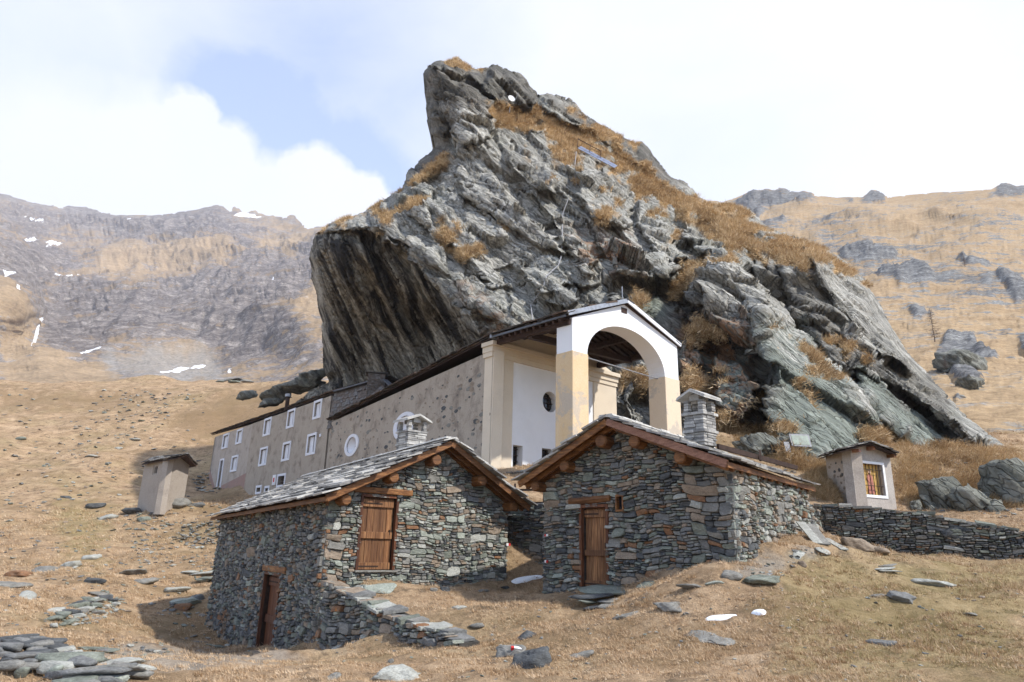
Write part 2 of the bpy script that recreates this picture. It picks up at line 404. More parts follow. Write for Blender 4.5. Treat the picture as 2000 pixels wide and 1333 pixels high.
# blades
m, g, pos = newmat('dry_grass_blades'); GRASS = m
t = attr(g, 'tint'); c = g.ramp(t, [(0.0, (.24, .145, .07)), (.35, (.45, .305, .18)), (.75, (.60, .44, .285)), (1.0, (.72, .58, .42))])
c = g.mix(attr(g, 'green'), c, (.24, .21, .08))
b = finish(g, c, .9, spec=.1)
m, g, pos = newmat('orange_grass_blades'); GRASS_O = m
c = g.ramp(attr(g, 'tint'), [(0.0, (.20, .13, .07)), (.3, (.44, .30, .16)), (.7, (.62, .46, .27)), (1.0, (.76, .60, .40))]); finish(g, c, .9, spec=.1)

# the big schist rock
m, g, pos = newmat('schist_rock'); ROCK = m
rotv = g.n('ShaderNodeVectorRotate', rotation_type='EULER_XYZ', ins={'Vector': pos, 'Rotation': (R(8), R(-44), R(-6))}).outputs[0]
st1 = g.vmath('MULTIPLY', rotv, (.22, .8, 1.6)).outputs[0]
n1 = g.noise(st1, .55, 8, .68, .6); n2 = g.noise(st1, 3.2, 8, .7, .4); n3 = g.noise(pos, 6, 7, .72); nb = g.noise(pos, .12, 5, .6)
gc = g.ramp(n1, [(.34, (.10, .10, .094)), (.46, (.25, .248, .23)), (.58, (.35, .348, .325)), (.72, (.46, .455, .425))])
gc = g.mix(.6, gc, g.ramp(n2, [(.34, .18), (.66, .82)]), 'OVERLAY')
gc = g.mix(.5, gc, g.ramp(n3, [(.3, .2), (.7, .8)]), 'OVERLAY')
gc = g.mix(g.ramp(nb, [(.48, 0.0), (.66, .35)]), gc, g.mix(.5, gc, (.22, .27, .22)))
gc = g.mix(g.ramp(g.noise(pos, .5, 6, .7), [(.58, 0.0), (.70, .55)]), gc, (.26, .21, .15))
gc = g.mix(g.ramp(n2, [(.30, .75), (.40, 0.0)]), gc, (.045, .045, .045))
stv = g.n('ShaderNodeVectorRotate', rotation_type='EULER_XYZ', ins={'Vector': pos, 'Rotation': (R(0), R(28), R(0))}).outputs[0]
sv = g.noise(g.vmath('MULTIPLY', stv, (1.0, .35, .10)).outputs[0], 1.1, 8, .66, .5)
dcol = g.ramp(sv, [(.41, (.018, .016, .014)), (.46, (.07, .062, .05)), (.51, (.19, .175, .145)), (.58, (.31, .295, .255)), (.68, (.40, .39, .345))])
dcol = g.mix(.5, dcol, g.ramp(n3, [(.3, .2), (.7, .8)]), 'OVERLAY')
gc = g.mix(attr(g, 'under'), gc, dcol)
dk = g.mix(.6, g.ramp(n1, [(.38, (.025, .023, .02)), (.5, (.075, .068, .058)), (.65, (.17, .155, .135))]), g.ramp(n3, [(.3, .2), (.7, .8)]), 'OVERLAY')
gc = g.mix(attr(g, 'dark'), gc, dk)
gr = g.mix(.7, g.ramp(n1, [(.35, (.10, .125, .11)), (.65, (.24, .275, .245))]), g.ramp(n2, [(.3, .2), (.7, .8)]), 'OVERLAY')
gc = g.mix(attr(g, 'green'), gc, gr)
gc = g.mix(g.math('MULTIPLY', attr(g, 'rust'), g.ramp(g.noise(pos, 1.1, 6, .7), [(.48, 0.0), (.56, .9)])), gc, (.28, .16, .09))
gc = g.mix(g.math('MULTIPLY', attr(g, 'pale'), g.ramp(n2, [(.42, .2), (.6, 1.0)])), gc, g.mix(.5, g.ramp(n2, [(.38, (.20, .20, .19)), (.5, (.38, .378, .355)), (.65, (.56, .555, .525))]), g.ramp(n3, [(.3, .25), (.7, .75)]), 'OVERLAY'))
gc = g.mix(attr(g, 'crack'), gc, (.03, .028, .026))  # crevice shade painted into the colour along the block cracks
gg = g.ramp(n3, [(.3, (.20, .115, .045)), (.5, (.42, .26, .11)), (.7, (.55, .37, .17))])
gc = g.mix(attr(g, 'grass'), gc, gg)
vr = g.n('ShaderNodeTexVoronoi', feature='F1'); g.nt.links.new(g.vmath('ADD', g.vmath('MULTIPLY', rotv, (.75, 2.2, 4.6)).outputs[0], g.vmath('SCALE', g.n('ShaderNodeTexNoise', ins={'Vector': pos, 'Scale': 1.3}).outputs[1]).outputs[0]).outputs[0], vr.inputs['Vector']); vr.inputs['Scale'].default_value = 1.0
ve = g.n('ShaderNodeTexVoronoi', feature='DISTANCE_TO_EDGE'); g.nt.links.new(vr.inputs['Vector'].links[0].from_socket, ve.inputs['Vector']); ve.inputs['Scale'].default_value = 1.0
cellv = g.n('ShaderNodeSeparateColor'); g.nt.links.new(vr.outputs['Color'], cellv.inputs[0])
gc = g.mix(.35, gc, g.ramp(cellv.outputs[0], [(0.0, .3), (1.0, .72)]), 'OVERLAY')
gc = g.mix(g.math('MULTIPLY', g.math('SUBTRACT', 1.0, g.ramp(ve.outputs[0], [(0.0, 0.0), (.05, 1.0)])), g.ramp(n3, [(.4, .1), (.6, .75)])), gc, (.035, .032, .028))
hgt = g.math('ADD', g.math('MULTIPLY', cellv.outputs[0], 1.4), g.math('ADD', g.math('MULTIPLY', g.ramp(ve.outputs[0], [(0.0, 0.0), (.07, 1.0)]), .8), g.math('MULTIPLY', n3, .8)))
gc = g.mix(1.0, gc, (1.0, .975, .93), 'MULTIPLY')
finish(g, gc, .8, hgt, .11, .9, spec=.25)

# far mountains: turf, scree and dark crag on their own outlines
def mountain_mat(name, rocks, snow=True, sc=.01, rc=((.045, .042, .046), (.15, .13, .12), (.32, .285, .255)), turf=((.20, .145, .09), (.40, .29, .18)), band=(1, 1, 2.2)):
    m, g, pos = newmat(name); v = g.vmath('MULTIPLY', pos, band).outputs[0]
    a = g.noise(v, sc, 9, .68, .6); b = g.noise(v, sc*5, 8, .72, .3); d = g.noise(v, sc*28, 5, .7)
    tf = g.ramp(g.math('ADD', g.math('MULTIPLY', a, .5), g.math('MULTIPLY', b, .5)), [(.35, turf[0]), (.62, turf[1])])
    tf = g.mix(.5, tf, g.ramp(d, [(.3, .2), (.7, .8)]), 'OVERLAY')
    rk = g.ramp(b, [(.32, rc[0]), (.5, rc[1]), (.68, rc[2])]); rk = g.mix(.75, rk, g.ramp(d, [(.32, .1), (.68, .9)]), 'OVERLAY')
    ra = g.math('ADD', attr(g, 'rock'), g.math('ADD', g.math('MULTIPLY', g.math('SUBTRACT', a, .5), 1.6), g.math('MULTIPLY', g.math('SUBTRACT', b, .5), 2.2)))
    c = g.mix(g.ramp(ra, [(rocks-.09, 0.0), (rocks+.09, 1.0)]), tf, rk)
    c = g.mix(attr(g, 'scree'), c, g.mix(.6, (.25, .235, .215), g.ramp(d, [(.3, .2), (.7, .8)]), 'OVERLAY'))
    if snow: c = g.mix(g.ramp(g.math('ADD', attr(g, 'snow'), g.math('MULTIPLY', g.math('SUBTRACT', b, .5), .8)), [(.45, 0.0), (.52, 1.0)]), c, (.85, .87, .92))
    finish(g, c, .95, g.math('ADD', b, g.math('MULTIPLY', d, .35)), 1.5/(sc*100), .9, spec=.05); return m
MNT_L = mountain_mat('far_mountain_surface', .50)
MNT_R = mountain_mat('near_slope_surface', .70, False, .035, ((.07, .07, .075), (.15, .15, .15), (.27, .27, .26)), ((.25, .175, .105), (.47, .345, .21)), (1, 1, 3.0))
# ------------------------------------------------------------------ ground sheet
GC = [(1000,1333,7.8),(0,1333,8.6),(500,1333,8.6),(1500,1333,7.6),(2000,1333,7.4),(250,1333,8.6),(750,1333,8.2),(1250,1333,7.6),
 (700,1292,11),(560,1278,14.2),(600,1268,16.0),(570,1267,17.0),(540,1266,18.2),(475,1257,21.8),(620,1280,13.6),(655,1266,14.6),(640,1268,15.2),(510,1264,20),(445,1240,23.5),(380,1215,26),(300,1262,17),(200,1210,21),(100,1250,14),(60,1180,20),(100,1150,26),(0,1215,17),(0,1100,33),(300,1100,34),(200,1130,28),(430,1080,38),
 (380,1150,31),(250,1000,47),(150,1030,42),(0,1000,49),(330,985,45),(400,1000,44),(200,905,66),(0,905,68),(0,800,92),(250,800,92),(0,748,118),(300,745,118),(450,748,112),(560,742,95),(640,750,74),(560,800,80),(430,880,78),
 (420,968,66),(470,985,57),(560,1020,46),(300,850,80),(-300,750,118),(-300,1000,48),(-300,1333,8.6),(-300,1150,22),
 (900,1262,12),(870,1275,11.5),(930,1245,13),(800,1210,14.2),(740,1165,15.6),(700,1147,16.0),(760,1143,16.8),(860,1152,17.5),(940,1150,18.6),(1000,1146,19.2),(1040,1142,19.6),(850,1185,15),(1000,1200,13.5),(1000,1262,10.5),
 (1067,1160,16.6),(1120,1165,15.3),(1190,1158,14.6),(1160,1210,12.6),(1080,1225,12.2),(1300,1128,13.5),(1430,1108,12.2),(1500,1075,13.9),(1565,1045,16.2),(1610,1058,17),
 (1300,1235,10.6),(1400,1190,11),(1500,1180,11.2),(1560,1120,13.2),(1700,1140,13),(1700,1078,19),(1650,1070,18),(1850,1083,18.5),(2000,1100,16.6),(2000,1200,11),(1850,1250,9.5),(1700,1280,8.8),(1600,1240,9.7),(1850,1150,13),
 (1620,1000,21.5),(1670,993,23.3),(1745,993,24),(1850,1010,22.6),(2000,1035,19.5),(1800,880,29),(1900,885,29),(2000,905,30),(2000,875,36),(1750,880,30),(1950,960,24),(1560,900,27),(1480,885,28),(1400,850,29),(1650,930,26.5),
 (2300,1100,17),(2300,1333,7.4),(2300,950,26),(2300,880,40)]
gp = PP([c[0] for c in GC], [c[1] for c in GC], [c[2] for c in GC])
WC = [(.4,21.6,1.0),(-3,24,1.8),(1.5,24,2.2),(0,27,2.9),(5,28,3.0),(-4,32,2.6),(8,24,2.0),(-12,42,3.5),(0,36,4.5),(10,40,6),(-10,55,6),(20,45,7),(8,33,4.5),
      (0,3,-1.55),(0,-3,-1.6),(-20,-5,-3.2),(20,-5,-.8),(0,-40,-4),(-60,-40,-10),(60,-40,3),(-25,30,-2.0),(-30,8,-2.6),(-90,60,8),(60,60,12),(60,10,1.0),(-90,0,-8),(-20,150,20),(-70,150,20),(30,80,16)]
gx_ = np.concatenate([gp[:, 0], [w[0] for w in WC]]); gy_ = np.concatenate([gp[:, 1], [w[1] for w in WC]]); gz_ = np.concatenate([gp[:, 2], [w[2] for w in WC]])
GR = RBF(np.stack([gx_, gy_], 1), gz_, .45)
def gz(x, y, detail=True):
    x = np.atleast_1d(np.asarray(x, float)); y = np.atleast_1d(np.asarray(y, float)); sh = x.shape; x = x.ravel(); y = y.ravel(); r = np.hypot(x, y)
    z = GR(x, y); Q = np.stack([x, y, np.zeros_like(x)], 1)
    far = sstep(25, 70, r)
    z = z + (.15+.7*far)*fbm(Q/np.array([7., 7, 9]), 4, 11) + .05*fbm(Q/1.3, 3, 5) + .10*sstep(16, 40, r)*fbm(Q/2.5, 4, 6)
    z = z + .17*(np.clip(fbm(Q/np.array([2.4, 1.2, 1]), 4, 8, ridge=True), 0, 1)-.2)*sstep(6, 11, r) + .05*fbm(Q/.55, 3, 12)
    z = z + .9*far*np.clip(fbm(Q/np.array([16, 8, 1.]), 3, 9, ridge=True), 0, 1)
    if detail: z = z + .022*fbm(Q/.35, 3, 7) + .012*fbm(Q/.1, 2, 14)*(r < 40)
    t = sstep(150, 420, r); z = z*(1-t) + (-35)*t
    return z.reshape(sh)
def hit(px, py, lo=3.0, hi=200.0):
    """where the sight line through a pixel meets the ground"""
    d = rays(px, py); d = d/d[1]; Y = np.geomspace(lo, hi, 500); z = gz(d[0]*Y, Y, False); s = d[2]*Y - z
    k = np.where(s < 0)[0]
    if len(k) == 0: k = [120]
    y = Y[k[0]]; return Vector((d[0]*y, y, float(gz(d[0]*y, y)[0])))
HT = None
def gfast(x, y):
    a = (np.degrees(np.arctan2(x, y))+50)/.2; r = np.log(np.maximum(np.hypot(x, y), 2.25)/2.2)/.0092
    a = np.clip(a, 0, HT.shape[0]-1.001); r = np.clip(r, 0, HT.shape[1]-1.001); i = a.astype(int); j = r.astype(int); a = a-i; r = r-j
    return HT[i, j]*(1-a)*(1-r)+HT[i+1, j]*a*(1-r)+HT[i, j+1]*(1-a)*r+HT[i+1, j+1]*a*r
def hit(px, py, lo=3.0, hi=140.0):
    d = rays(px, py); d = d/d[1]; Y = np.geomspace(lo, hi, 700); z = gfast(d[0]*Y, Y); s = d[2]*Y - z
    k = np.where(s < 0)[0]; k = k[0] if len(k) else 600
    y = Y[k]; return Vector((d[0]*y, y, float(z[k])))
def gnormal(x, y, e=.15):
    gq_ = gfast(np.array([x+e, x-e, x, x]), np.array([y, y, y+e, y-e])); a = float(gq_[0]-gq_[1])/(2*e); b = float(gq_[2]-gq_[3])/(2*e); return Vector((-a, -b, 1)).normalized()
az = np.concatenate([np.arange(-50, 50.01, .2), np.arange(54, 309, 5.1)]); az = np.radians(az)
rr = np.concatenate([[.4, .9, 1.5], np.exp(np.arange(math.log(2.2), math.log(150), .0092)), [155, 170, 200, 250, 320, 420, 600, 900, 1400, 2500]])
A_, R_ = np.meshgrid(az, rr, indexing='ij'); X_ = np.sin(A_)*R_; Y_ = np.cos(A_)*R_; Z_ = gz(X_, Y_)
HT = Z_[:501, 3:3+int((math.log(150)-math.log(2.2))/.0092)].copy(); na, nr = A_.shape; gv = np.stack([X_, Y_, Z_], -1).reshape(-1, 3)
ii = np.arange(na)[:, None]*nr; jj = np.arange(nr-1)[None]; nx_ = (np.arange(na)+1) % na
gq = np.stack([ii+jj, ii+jj+1, nx_[:, None]*nr+jj+1, nx_[:, None]*nr+jj], -1).reshape(-1, 4)[:, ::-1]
gme = mesh('ground', gv, gq, [GROUND], smooth=True)
gpx, gpy = proj(gv); fr = (gv[:, 1] > 2)
def pixmask(px, py, polys, soft, nz=0, seed=0, Q=None):
    m = np.zeros(px.shape)
    for po in polys:
        d, ins, *_ = polydist(px, py, po); sd = np.where(ins, d, -d)
        if nz: sd = sd + nz*fbm(Q, 4, seed)
        m = np.maximum(m, sstep(-soft, soft, sd))
    return m
Qn = gv/.6
addattr(gme, 'path', pixmask(gpx, gpy, [[(150,1290),(330,1262),(480,1275),(560,1268),(600,1285),(420,1300),(250,1310),(160,1325)], [(200,1270),(300,1250),(420,1280),(300,1300)], [(1440,1120),(1560,1060),(1600,1080),(1500,1130)]], 12, 26, 3, Qn)*fr*.6)
addattr(gme, 'green', pixmask(gpx, gpy, [[(1480,1180),(1600,1090),(1730,1095),(2000,1110),(2000,1333),(1560,1333),(1640,1230)], [(120,960),(210,1010),(190,1110),(130,1090)], [(1540,1200),(1700,1250),(1720,1333),(1500,1333)]], 30, 60, 4, Qn)*fr*.5)
addattr(gme, 'brown', pixmask(gpx, gpy, [[(420,770),(640,740),(700,800),(420,880),(330,830)], [(1200,1290),(1420,1230),(1600,1200),(1500,1250),(1300,1310)], [(1700,1160),(1850,1190),(1900,1240),(1760,1230)], [(330,1180),(440,1200),(520,1270),(330,1262)], [(1000,1280),(1100,1230),(1240,1220),(1100,1290),(1000,1333)], [(0,760),(300,770),(250,800),(0,800)], [(380,1000),(440,960),(480,1000),(440,1050)], [(1420,1110),(1500,1085),(1560,1060),(1500,1130),(1420,1140)], [(1450,1190),(1600,1160),(1700,1190),(1560,1210)]], 20, 40, 8, Qn)*fr*.8)
link('ground', gme, kind='structure')

# ------------------------------------------------------------------ far mountains on the left
SKY_L = [(-420,330),(-250,345),(-120,362),(0,381),(18,382),(25,386),(60,398),(95,404),(118,411),(135,406),(165,405),(185,410),(205,418),(240,420),(270,420),(300,421),(330,418),(360,414),(385,412),(405,408),(422,405),(436,408),(445,416),(452,419),(456,407),(464,411),(474,419),(484,420),(495,416),(520,423),(545,427),(560,429),(568,423),(575,425),(590,438),(600,446),(620,441),(680,450),(760,470),(760,800),(-420,800)]
dl = [(0,790,420),(0,745,470),(300,745,480),(600,745,440),(760,745,420),(760,480,1300),(0,700,560),(200,690,620),(400,690,640),(550,700,540),(600,640,600),(610,560,950),(60,640,760),(90,560,1050),(250,620,800),(400,620,820),(500,560,980),(540,480,1450),
      (150,520,1300),(300,540,1200),(60,450,1600),(0,381,1950),(240,418,1950),(420,405,1850),(560,429,1750),(300,480,1550),(420,480,1450),(0,540,700),(40,600,640),(80,700,560),(-420,800,420),(-420,330,1700),(-200,600,650),(-420,600,700),(215,740,500)]
DL = RBF([(a, b) for a, b, _ in dl], [math.log(c) for *_, c in dl], 25)
v, q, px, py, sd = relief(SKY_L, 3.0, lambda x, y, s: np.exp(DL(x, y)))
n = vnormals(smooth_field(v, q, 6), q); sc = v[:, 1:2]/1000
Q = v/np.array([260., 260, 160]); e = fbm(Q, 6, 21, .55, True)*60 + fbm(v/60, 4, 22, .55, True)*22 + fbm(v/np.array([30., 30, 9]), 3, 23)*11
# gullies run down to the right on the flank under the crest
gu = fbm(np.stack([(px+py*.75)/46, (py-px*.2)/260, px*0], 1), 4, 25, .55, True)
e += np.where(px > 380, 1, .35)*gu*26*sstep(470, 560, py)*(1-sstep(650, 700, py))
strat = fbm(np.stack([px/160, (py+px*.12)/11, px*0], 1), 3, 27); e += strat*9*(1-sstep(670, 710, py))
edge = sstep(0, 30, sd); v = v + (n*.5-v/np.linalg.norm(v, axis=1)[:, None]*.5)*(e*.62*(.25+.75*edge))[:, None]*sc
me = mesh('far_mountains', v, q, [MNT_L])
rk = .52 + .30*pixmask(px, py, [[(100,560),(250,560),(430,530),(620,500),(620,640),(560,690),(430,690),(330,650),(200,690),(90,690),(70,600)], [(0,381),(240,418),(420,405),(480,440),(500,470),(440,480),(330,470),(0,460)], [(0,500),(110,490),(180,520),(60,560),(0,540)]], 30, 40, 31, np.stack([px, py, px*0], 1)/60) \
     - .42*pixmask(px, py, [[(230,480),(450,470),(460,500),(330,530),(180,560),(130,545)], [(470,460),(600,470),(600,520),(520,500)], [(0,540),(30,560),(70,640),(40,740),(0,750)], [(0,720),(120,700),(240,740),(0,760)], [(300,680),(250,720),(400,700),(360,670)], [(540,600),(620,560),(620,650),(560,640)]], 22, 30, 32, np.stack([px, py, px*0], 1)/50)
addattr(me, 'rock', rk)
addattr(me, 'scree', pixmask(px, py, [[(230,735),(200,705),(330,672),(400,690),(450,730),(420,760)]], 14, 20, 33, np.stack([px, py, px*0], 1)/30)*.8)
sn = [[(36,428),(50,436),(72,443),(96,446),(70,447),(44,437)], [(30,483),(50,481),(68,485),(46,488)], [(74,485),(124,486),(108,494),(76,498),(92,490)], [(98,543),(160,536),(124,548),(112,547)], [(155,697),(205,684),(196,690),(158,700)], [(300,733),(320,722),(402,699),(400,706),(330,727)], [(455,424),(520,428),(470,418)], [(22,555),(36,560),(44,580),(30,568)], [(64,620),(74,620),(76,660),(62,690),(68,650)], [(6,528),(34,536),(14,537)], [(172,507),(196,500),(188,504),(176,509)], [(530,560),(538,548),(534,545)], [(448,730),(466,722),(460,729)], [(120,415),(134,434),(130,428)], [(440,715),(455,712),(446,722)], [(186,430),(198,431),(196,434),(188,433)], [(248,440),(262,438),(256,442)]]
ms = np.zeros(px.shape)
for po in sn:
    d, ins, *_ = polydist(px, py, po); ms = np.maximum(ms, np.where(ins, .5+np.minimum(d/4, 1)*.6, .5-d/5))
addattr(me, 'snow', np.clip(ms, 0, 1)); link('far_mountains', me, kind='structure')

# ------------------------------------------------------------------ grassy mountainside on the right
SKY_R = [(1200,430),(1330,410),(1380,400),(1385,390),(1400,389),(1410,397),(1440,385),(1455,379),(1475,372),(1486,374),(1500,371),(1512,375),(1520,369),(1535,370),(1545,377),(1560,378),(1570,374),(1580,378),(1595,380),(1620,383),(1640,384),(1660,384),(1684,385),(1695,378),(1703,370),(1712,372),(1722,378),(1735,383),(1780,379),(1840,375),(1890,372),(1935,369),(1948,362),(1958,358),(1970,358),(1985,363),(2000,362),(2120,350),(2300,330),(2500,320),(2500,960),(1200,960)]
dr = [(1200,430,640),(1400,395,640),(1500,372,600),(1700,375,520),(1950,360,440),(2500,320,330),(1600,430,430),(1800,430,370),(2000,430,330),(1560,480,330),(1700,500,260),(1900,500,230),(2300,500,190),(1700,600,150),(1900,600,140),(2300,600,120),(1800,700,88),(2000,700,84),(2300,700,76),(1850,780,60),(2000,780,58),(2300,780,54),(1950,850,46),(2000,860,44),(2300,860,42),(2000,900,38),(2500,900,36),(1500,700,110),(1300,600,180),(1300,960,60),(1600,900,48),(2000,960,34),(2500,960,32)]
DR = RBF([(a, b) for a, b, _ in dr], [math.log(c) for *_, c in dr], 30)
v, q, px, py, sd = relief(SKY_R, 3.2, lambda x, y, s: np.exp(DR(x, y)))
n = vnormals(smooth_field(v, q, 6), q); d_ = v[:, 1]; k = np.clip(d_/300, .12, 2)
Qp = np.stack([px, py, px*0], 1)
crag = np.maximum(pixmask(px, py, [[(1440,400),(1470,374),(1540,372),(1590,380),(1600,390),(1500,400),(1470,425)], [(1685,392),(1700,371),(1725,380),(1730,390)], [(1935,380),(1955,358),(1995,363),(2010,380)],
      [(1540,395),(1580,390),(1600,402),(1560,405)], [(1640,385),(1660,384),(1665,390)]], 5, 6, 41, Qp/14),
    pixmask(px, py, [[(1830,680),(1850,645),(1885,645),(1920,665),(1950,690),(1910,700),(1880,705)], [(1860,720),(1880,718),(1915,740),(1900,755),(1870,745)], [(1950,545),(1990,550),(2060,580),(1990,585)], [(1790,620),(1780,600),(1830,610)],
      [(1870,490),(1900,500),(1930,525),(1890,530)], [(1990,650),(2040,640),(2060,690),(2000,680)], [(1720,540),(1790,520),(1820,550),(1760,560)], [(1480,440),(1530,430),(1540,450),(1490,460)], [(1640,500),(1700,480),(1760,500),(1720,520),(1650,520)], [(1870,772),(1885,775),(1882,782),(1868,780)]], 6, 8, 42, Qp/20))
bands = np.clip(fbm(Qp/np.array([90., 13, 1]) + np.stack([py/60, px*0, px*0], 1), 4, 43, .6, True), -.2, 1)*sstep(400, 440, py)
e = fbm(v/np.array([60., 60, 30]), 3, 44)*7*k + bands*2.6*k*(1-.5*sstep(700, 800, py)) + crag*(2.0+4*fbm(v/(6+14*np.clip(k, 0, 1)[:, None]), 5, 45, .55, True))*np.clip(k, .28, 1.6)*.8 + fbm(Qp/np.array([36, 8, 1]), 4, 46, .6)*.6*np.clip(k*1.6, .1, 2)
v = v + n*(e*(.2+.8*sstep(0, 25, sd)))[:, None]
me = mesh('right_mountainside', v, q, [MNT_R])
addattr(me, 'rock', np.clip(.50 + .55*crag + .16*bands + .16*pixmask(px, py, [[(1560,440),(1720,470),(1860,500),(2000,520),(2000,600),(1800,580),(1640,520)]], 30), 0, 1.3)); addattr(me, 'scree', px*0); addattr(me, 'snow', px*0)
link('right_mountainside', me, kind='structure')

# ------------------------------------------------------------------ haze
F0 = Frame((0, 0, 0), (1, 0, 0))
hz = bpy.data.materials.new('haze'); hz.use_nodes = True; hz.node_tree.nodes.clear(); gh = NG(hz.node_tree)
pv = gh.n('ShaderNodeVolumePrincipled', ins={'Color': (.86, .89, 1.0, 1), 'Density': .00014, 'Anisotropy': .1})
gh.n('ShaderNodeOutputMaterial', ins={'Volume': pv.outputs[0]})
hb = [(-2700, -2700, -40), (2700, -2700, -40), (2700, 3000, -40), (-2700, 3000, -40)]
one(hull8([Vector(p) for p in hb], [Vector((p[0], p[1], 1500)) for p in hb]), 'haze', hz, kind='stuff')
# ------------------------------------------------------------------ the great rock
RK = [(560,800),(612,760),(640,748),(646,742),(636,730),(632,700),(628,660),(630,630),(622,600),(618,570),(610,545),(608,520),(604,505),(606,488),(610,472),(617,456),(630,447),(644,438),(660,430),(676,424),(690,422),(706,414),(722,405),(736,398),(752,388),(768,382),(786,368),(792,356),(791,342),(800,330),(812,318),(824,308),(836,300),(846,290),(850,284),(846,272),(838,262),(840,250),(834,236),(838,226),(832,214),(834,204),(836,192),(831,180),(834,170),(828,158),(827,146),(832,138),(842,128),(852,121),(862,119),(872,123),(884,117),(893,110),(902,117),(910,127),(920,133),(935,134),(952,134),(962,127),(972,125),(978,131),(990,134),(1002,138),(1014,140),(1024,148),(1031,157),(1034,168),(1046,178),(1052,188),(1064,184),(1072,180),(1084,181),(1096,185),(1110,190),(1122,199),(1130,208),(1144,222),(1156,230),(1168,238),(1182,245),(1192,250),(1205,258),(1222,268),(1240,278),(1254,276),(1266,286),(1274,296),(1286,312),(1296,324),(1306,338),(1316,346),(1330,350),(1345,358),(1356,370),(1366,382),(1384,394),(1400,398),(1420,398),(1440,402),(1462,404),(1478,418),(1492,436),(1510,448),(1530,456),(1556,466),(1580,474),(1606,484),(1624,494),(1640,502),(1654,512),(1668,524),(1680,540),(1692,552),(1702,568),(1712,584),(1722,602),(1734,622),(1744,640),(1754,658),(1766,676),(1784,698),(1800,716),(1816,732),(1830,748),(1846,764),(1866,784),(1890,806),(1914,822),(1934,840),(1956,856),(1972,872),(1990,890),(1985,930),(1700,960),(1500,960),(1250,940),(1100,860),(960,800),(800,830),(650,830)]
rp = [(612,480,50),(606,500,51),(640,440,48),(640,470,46),(700,446,43.5),(760,478,42),(830,540,40),(880,590,39),(930,640,37.5),(985,680,36),(650,560,49),(650,650,52.5),(660,740,55),(720,600,48),(760,680,50),(780,745,50.5),(840,640,45),(860,720,46),(920,700,41.5),(1000,720,38),
      (700,425,46.5),(740,402,47.5),(790,350,49),(800,330,50),(850,290,50),(800,400,45),(850,450,42.5),(900,520,40),(960,580,38),(1030,610,36.5),(840,250,51),(832,150,52),(890,115,51),(880,200,50.2),(940,230,49.2),(1000,160,52.5),(1040,180,54),(1000,250,50),(900,300,47.2),(980,330,46),(930,400,43.5),(1000,480,40.5),(1080,540,38),(1130,590,36.2),
      (1100,250,53),(1130,210,55),(1250,285,56),(1160,330,48.5),(1100,330,46.5),(1100,420,43),(1180,430,42.5),(1200,520,38.5),(1220,590,36),(1260,400,48.5),(1340,360,54),(1300,450,44),(1400,398,51),(1380,450,46),(1320,530,39.5),(1300,600,36.5),(1480,420,49.5),(1470,460,45),(1550,467,48),(1640,505,46),(1420,500,39.5),(1460,520,39),(1560,500,41),(1600,520,39.5),
      (1390,560,37),(1350,640,36),(1380,720,34.5),(1340,780,33.5),(1400,830,31.5),(1440,600,36.2),(1500,610,35.5),(1500,700,33.5),(1520,780,32),(1560,860,30.5),(1600,890,29.5),(1540,640,37.5),(1600,700,35),(1660,780,32.5),(1700,850,31.5),(1620,620,38),(1560,560,39.5),(1680,600,40.5),(1720,660,40),(1650,680,37),(1740,740,36.5),(1700,720,36),(1800,740,38.5),(1800,800,35),(1860,830,34.5),(1960,870,34),(1780,860,33),(1850,880,32.5),
      (1240,740,34),(1200,800,33.5),(1260,860,32),(1150,700,34.5),(1080,660,35),(1700,960,28.5),(1985,930,30),(1500,960,28.5),(650,830,55),(800,830,49),(960,800,41),(1100,860,35),(1250,940,31)]
RD = RBF([(a, b) for a, b, _ in rp], [c for *_, c in rp], 26)
# steps in the face: below / left of the line the rock stands back, then swings out again
SC = [([(606,496),(624,452),(700,444),(735,455),(770,492),(820,530),(862,560),(888,610),(925,640),(990,676)], 1, 3.4, 130, 7),
      ([(846,300),(880,262),(935,262),(985,300),(1010,320)], 1, -1.2, 30, 5), ([(868,120),(880,150),(920,200),(965,240),(1000,250)], 1, 1.6, 40, 4), ([(900,118),(930,160),(990,190),(1030,215)], 1, 1.3, 26, 4),
      ([(1046,178),(1090,215),(1150,255),(1210,300),(1280,345),(1335,385)], 1, 1.6, 40, 5), ([(990,345),(1060,400),(1080,470),(1150,530)], 1, 1.0, 40, 4), ([(880,330),(930,400),(1000,440),(1040,480)], 1, .9, 30, 4), ([(820,420),(900,500),(960,570)], 1, 1.1, 30, 4),
      ([(1120,390),(1200,440),(1260,510),(1318,540)], 1, 1.2, 50, 4), ([(1240,390),(1290,440),(1340,520)], 1, 1.5, 40, 4), ([(1060,540),(1130,560),(1230,545),(1310,548)], 1, 1.6, 70, 5),
      ([(1300,560),(1330,620),(1380,660),(1420,730),(1450,800)], 1, 1.5, 60, 6), ([(1475,560),(1480,640),(1500,700),(1490,760),(1520,830)], 1, 2.6, 70, 5), ([(1430,470),(1500,520),(1560,590),(1620,680),(1690,790),(1730,850)], 1, 2.0, 55, 5),
      ([(1590,510),(1640,570),(1660,640),(1740,700),(1800,760),(1870,850)], 1, 2.6, 60, 6), ([(1610,500),(1625,560),(1680,640),(1740,680),(1760,700)], 1, 1.6, 30, 4), ([(1640,690),(1720,760),(1790,800),(1820,850),(1850,880)], 1, 1.8, 50, 5), ([(1180,640),(1230,690),(1250,760),(1290,830)], 1, 1.5, 40, 4), ([(700,600),(760,640),(800,700)], 1, .7, 40, 5)]
